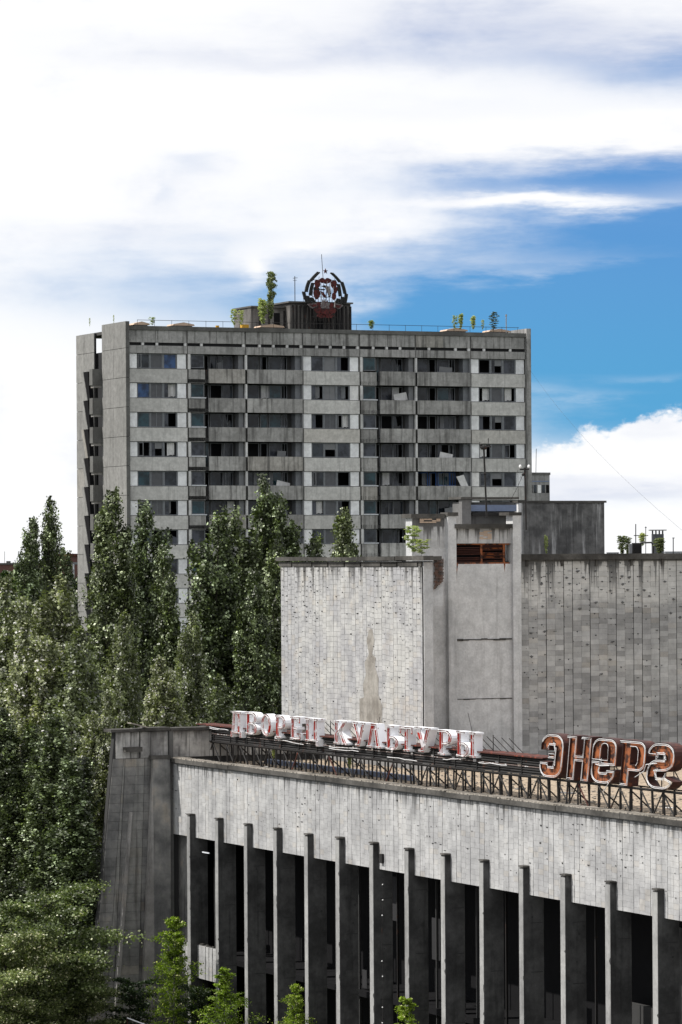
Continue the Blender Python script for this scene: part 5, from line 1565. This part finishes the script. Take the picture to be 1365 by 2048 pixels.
def place_tree(name, label, cat, meshes, loc, sc, rz, group):
    t = thing(name, label, cat, tuple(loc), rz, group)
    t.scale = sc
    link('crown', meshes[0], t); link('trunk', meshes[1], t)
    return t


PH = 30.0
pop = [poplar(1, PH, 2.0, 100000, 0.21, M['leaf'], 8), poplar(2, PH, 2.4, 110000, 0.21, M['leaf'], 10), poplar(3, PH, 1.8, 90000, 0.21, M['leaf_pale'], 7), poplar(4, PH, 2.3, 100000, 0.21, M['leaf_pale'], 9),
       poplar(5, PH, 1.3, 62000, 0.21, M['leaf'], 5)]
# (tip px, tip py, distance, variant, width scale, label)
PL = [
    (233, 990, 268, 0, 1.0, 'tall dark poplar in front of the balconies at the left edge of the tower'),
    (300, 1008, 274, 4, 1.0, 'slim pointed poplar just right of the tall dark one before the tower'),
    (334, 1098, 266, 4, 0.8, 'shorter poplar leaning against the slim pointed one before the tower'),
    (538, 955, 262, 1, 1.0, 'tallest poplar of all, reaching the fifth window row of the tower'),
    (470, 1020, 260, 4, 1.15, 'slender poplar just left of the tallest one'),
    (428, 1030, 257, 4, 1.1, 'narrow poplar at the left flank of the tallest one before the tower'),
    (697, 1030, 262, 0, 0.9, 'poplar top rising above the middle of the white screen wall'),
    (622, 1072, 262, 4, 0.9, 'small poplar tip above the white screen wall beside a bigger one'),
    (95, 998, 300, 1, 0.8, 'dark loose poplar standing against the white sky at far left'),
    (62, 1062, 296, 4, 1.0, 'lower dark poplar overlapping the loose one at far left'),
    (130, 1108, 300, 4, 0.6, 'thin poplar tip close to the brick block left of the tower'),
    (22, 1160, 240, 3, 1.0, 'silvery poplar at the left picture edge below the brick horizon'),
    (118, 1150, 236, 2, 1.0, 'silvery leafy poplar in front of the dark loose one at far left'),
    (62, 1240, 230, 3, 1.0, 'bright silvery poplar lower left in the foreground row'),
    (150, 1255, 228, 2, 0.95, 'silvery poplar whose crown spreads beside the end of the hall'),
    (328, 1312, 240, 2, 0.8, 'young pale poplar standing just behind the left coping of the hall'),
    (243, 1222, 246, 2, 0.7, 'pale slender poplar below the tallest dark one near the tower corner'),
    (385, 1225, 250, 2, 0.6, 'pale slender poplar under the gap that shows the lower tower windows'),
    (430, 1350, 246, 2, 0.8, 'low pale poplar right of the young one behind the hall'),
    (560, 1085, 256, 1, 0.8, 'very dark poplar filling the corner between tower and screen wall'),
    (500, 1150, 252, 0, 0.8, 'dark poplar standing in shade under the tallest one'),
    (205, 1395, 222, 3, 0.6, 'leafy poplar touching the top left corner of the hall end'),
    (15, 1420, 218, 1, 1.0, 'dark poplar at the left edge in the lower half of the picture'),
    (95, 1440, 216, 0, 1.0, 'dark shaded poplar with bare limbs below at lower left'),
    (150, 1520, 214, 4, 1.0, 'thin dark poplar hugging the slanted end wall of the hall'),
]
rt = random.Random(3)
for (px, py, Y, v, wsc, lab) in PL:
    tip = at(px, py, Y)
    s = tip.z / PH
    base = Vector((tip.x, tip.y, 0))
    place_tree('poplar_tree', lab, 'tree', pop[v], base, (wsc, wsc, s), rt.uniform(0, 6.28), 'poplars left of and behind the hall')
mp = broad(31, 10.0, 4.2, 52000, 0.17, M['leaf_mid'], droop=0.05, layers=22)
for (px, py, Y, sc, lab) in [(70, 1800, 204, 1.0, 'pale layered broadleaf tree at the lower left corner'), (10, 1880, 200, 0.85, 'low layered tree cut by the left picture edge near the bottom'), (150, 1935, 206, 0.6, 'small leafy tree at the foot of the slanted end wall')]:
    tip = at(px, py, Y)
    place_tree('broadleaf_tree', lab, 'tree', mp, (tip.x, tip.y, 0), (sc, sc, tip.z / 10.0), rt.uniform(0, 6), 'broadleaf trees at the lower left')
bi = broad(41, 8.0, 1.9, 12000, 0.11, M['leaf_bright'], 'birch', layers=60, droop=-0.25, trunk_r=0.006, cone=True)
bi2 = broad(42, 8.0, 2.1, 11000, 0.12, M['leaf_bright'], 'birch', layers=46, droop=-0.3, trunk_r=0.006, cone=True)
dk = broad(43, 5.0, 1.4, 7000, 0.14, M['leaf_dark'], 'bark', layers=22, droop=0.0, trunk_r=0.008)
for (px, py, Y, m_, sc, nm, lab) in [(348, 1826, 207, bi, 1.0, 'birch_tree', 'tall young birch with yellow-green top before the first dark openings'), (447, 1932, 200, bi2, 0.9, 'birch_tree', 'bright green bushy young birch below the white balcony apron'),
                                     (592, 1962, 195, bi, 0.62, 'birch_tree', 'small pale young birch between two fins right of the bushy one'), (812, 1990, 182, bi2, 0.85, 'birch_tree', 'rightmost young birch, its sparse top crossing the fins'),
                                     (262, 1962, 207, dk, 1.0, 'elder_bush', 'dark shaded bush at the foot of the hall end wall'), (395, 1975, 206, dk, 0.7, 'elder_bush', 'dark low bush between the two left birches')]:
    tip = at(px, py, Y)
    hh = 5.0 if m_ is dk else 8.0
    place_tree(nm, lab, 'tree' if m_ is not dk else 'bush', m_, (tip.x, tip.y, 0), (sc, sc, tip.z / hh), rt.uniform(0, 6), 'young birches before the fins' if m_ is not dk else 'dark bushes by the hall end')

# little self-seeded trees on roofs
sm1 = broad(51, 3.0, 0.5, 4200, 0.15, M['leaf_yel'], 'birch', layers=34, droop=-0.9, trunk_r=0.006)
sm2 = broad(52, 3.0, 0.6, 1800, 0.13, M['leaf_yel'], 'birch', layers=16, droop=-1.2, trunk_r=0.005)
sm3 = broad(53, 3.0, 0.5, 2000, 0.10, M['needle'], 'bark', layers=24, droop=0.25, trunk_r=0.008)
sm4 = broad(54, 3.0, 0.5, 5000, 0.12, M['leaf_olive'], 'birch', layers=36, droop=-0.9, trunk_r=0.006)
for (px, pb, pt, Y, m_, w, lab) in [(543, 650, 553, 371, sm4, 0.55, 'tallest self-seeded birch growing beside the machine room on the tower roof'), (526, 655, 602, 370.5, sm1, 0.75, 'lower leafy birch in front of the machine room wall'),
                                    (468, 655, 622, 370, sm2, 0.9, 'sparse pale sapling left of the yellow box on the tower roof'), (483, 655, 624, 370.5, sm2, 0.7, 'thin pale sapling next to the yellow box on the tower roof'),
                                    (305, 652, 636, 368, sm2, 0.9, 'tiny tuft on the tower roof right of the left end wall'), (743, 660, 642, 376, sm1, 0.9, 'pale yellow-green tuft right of the emblem on the roof edge'),
                                    (910, 662, 634, 381, sm2, 0.8, 'leftmost sapling of the group near the right roof end'), (922, 662, 630, 381.5, sm1, 0.7, 'leafy sapling second in the group near the right roof end'), (947, 662, 634, 382, sm1, 0.8, 'rounded pale sapling in the middle right of the roof'),
                                    (966, 662, 642, 382, sm2, 0.5, 'thin whitish sapling left of the small pine on the roof'), (988, 664, 622, 382.5, sm3, 1.0, 'small dark pine near the right end of the tower roof'),
                                    (180, 655, 638, 372, sm2, 0.22, 'bare twig tuft on top of the left end wall'), (228, 650, 632, 370, sm2, 0.2, 'faint grass tuft behind the left end wall top'),
                                    (1245, 1112, 1075, 226, sm4, 0.8, 'grey-green shrub on the stage roof left of the black crate'), (1256, 1112, 1078, 226.5, sm4, 0.6, 'narrow shrub touching the left side of the black crate'), (1320, 1112, 1079, 223, sm4, 1.0, 'rounded shrub in front of the grey chimney'), (1285, 1095, 1068, 226, sm1, 0.6, 'yellow-green shrub behind the black crate'),
                                    (1093, 1112, 1074, 213, sm1, 0.35, 'thin bright sprig growing before the dark lift house'), (826, 1112, 1058, 206.5, sm2, 1.3, 'yellow-green shrub rooted on the screen wall coping'), (843, 1112, 1082, 206, sm2, 1.2, 'sparse shrub at the right end of the screen wall coping'),
                                    (700, 1542, 1512, 199, sm1, 0.35, 'little weed on the gravel roof under the sign truss'), (548, 1520, 1500, 207, sm1, 0.3, 'tiny yellow-green weed behind the left part of the truss')]:
    b_ = at(px, pb, Y); t_ = at(px, pt, Y)
    h = t_.z - b_.z
    k = h / 3.0
    tr = place_tree('roof_sapling' if m_ is not sm3 else 'pine_tree', lab, 'tree', m_, (b_.x, b_.y, b_.z), (w * max(k, 0.45) * (1.0 if k > 1.3 else 1.35), w * max(k, 0.45) * (1.0 if k > 1.3 else 1.35), k), rt.uniform(0, 6), 'self-seeded saplings on the roofs')

# distant conifer and far forest on the horizon
fir = broad(61, 20.0, 3.2, 9000, 0.5, M['leaf_dark'], layers=60, droop=0.5)
for (px, py, Y, lab) in [(28, 1128, 480, 'grey-green conifer in front of the left brick building'), (152, 1135, 430, 'dark tree top squeezed between brick block and tower edge')]:
    t_ = at(px, py, Y)
    place_tree('conifer_tree', lab, 'tree', fir, (t_.x, t_.y, 0), (1, 1, t_.z / 20), rt.uniform(0, 6), 'far trees left of the tower')
rs = np.random.RandomState(9)
nf = 60000
yy = rs.uniform(900, 2200, nf); xx = rs.uniform(-0.5, 0.5, nf) * yy
cell = np.sin(xx * 0.11) * np.cos(yy * 0.05) + np.sin(xx * 0.043 + 1)
zz = rs.uniform(0, 1, nf) ** 0.6 * (15 + 3 * cell)
me = leaves(np.stack([xx, yy, zz], 1).astype(np.float32), 5.0, rs, M['leaf_dark'])
o = link('distant_forest', me, None, 'stuff')
tag(o, 'dark band of forest along the horizon', 'forest')
# undergrowth by the hall and under the poplars
nf = 30000
xx = rs.uniform(-42, -8, nf); yy = rs.uniform(196, 300, nf)
keep = ~((xx > -13) & (yy > 205))
xx = xx[keep]; yy = yy[keep]
zz = rs.uniform(0, 1.6, len(xx)) * (0.5 + 0.5 * np.sin(xx * 0.9) * np.cos(yy * 0.7))
me = leaves(np.stack([xx, yy, np.abs(zz)], 1).astype(np.float32), 0.35, rs, M['leaf'])
tag(link('undergrowth', me, None, 'stuff'), 'tangled low green undergrowth below the poplars', 'undergrowth')
# entrance railing at the bottom
er = thing('handrail', 'rusty white handrail at the foot of the hall end wall', 'railing', tuple(at(255, 2036, 205)))
q = [at(255, 2036, 205), at(292, 2050, 204)]
MB().tube([(0, 0, 0), tuple(q[1] - q[0])], 0.04, 6).build('rail', M['lwhite'], er)
MB().tube([(0, 0, -0.02), (0, 0, -q[0].z)], 0.03, 6).build('post', M['rusty'], er)
d_ = q[1] - q[0]
MB().tube([(d_.x, d_.y, d_.z - 0.02), (d_.x, d_.y, -q[0].z)], 0.03, 6).build('post', M['rusty'], er)

scene.cycles.max_bounces = 6
scene.cycles.transparent_max_bounces = 8
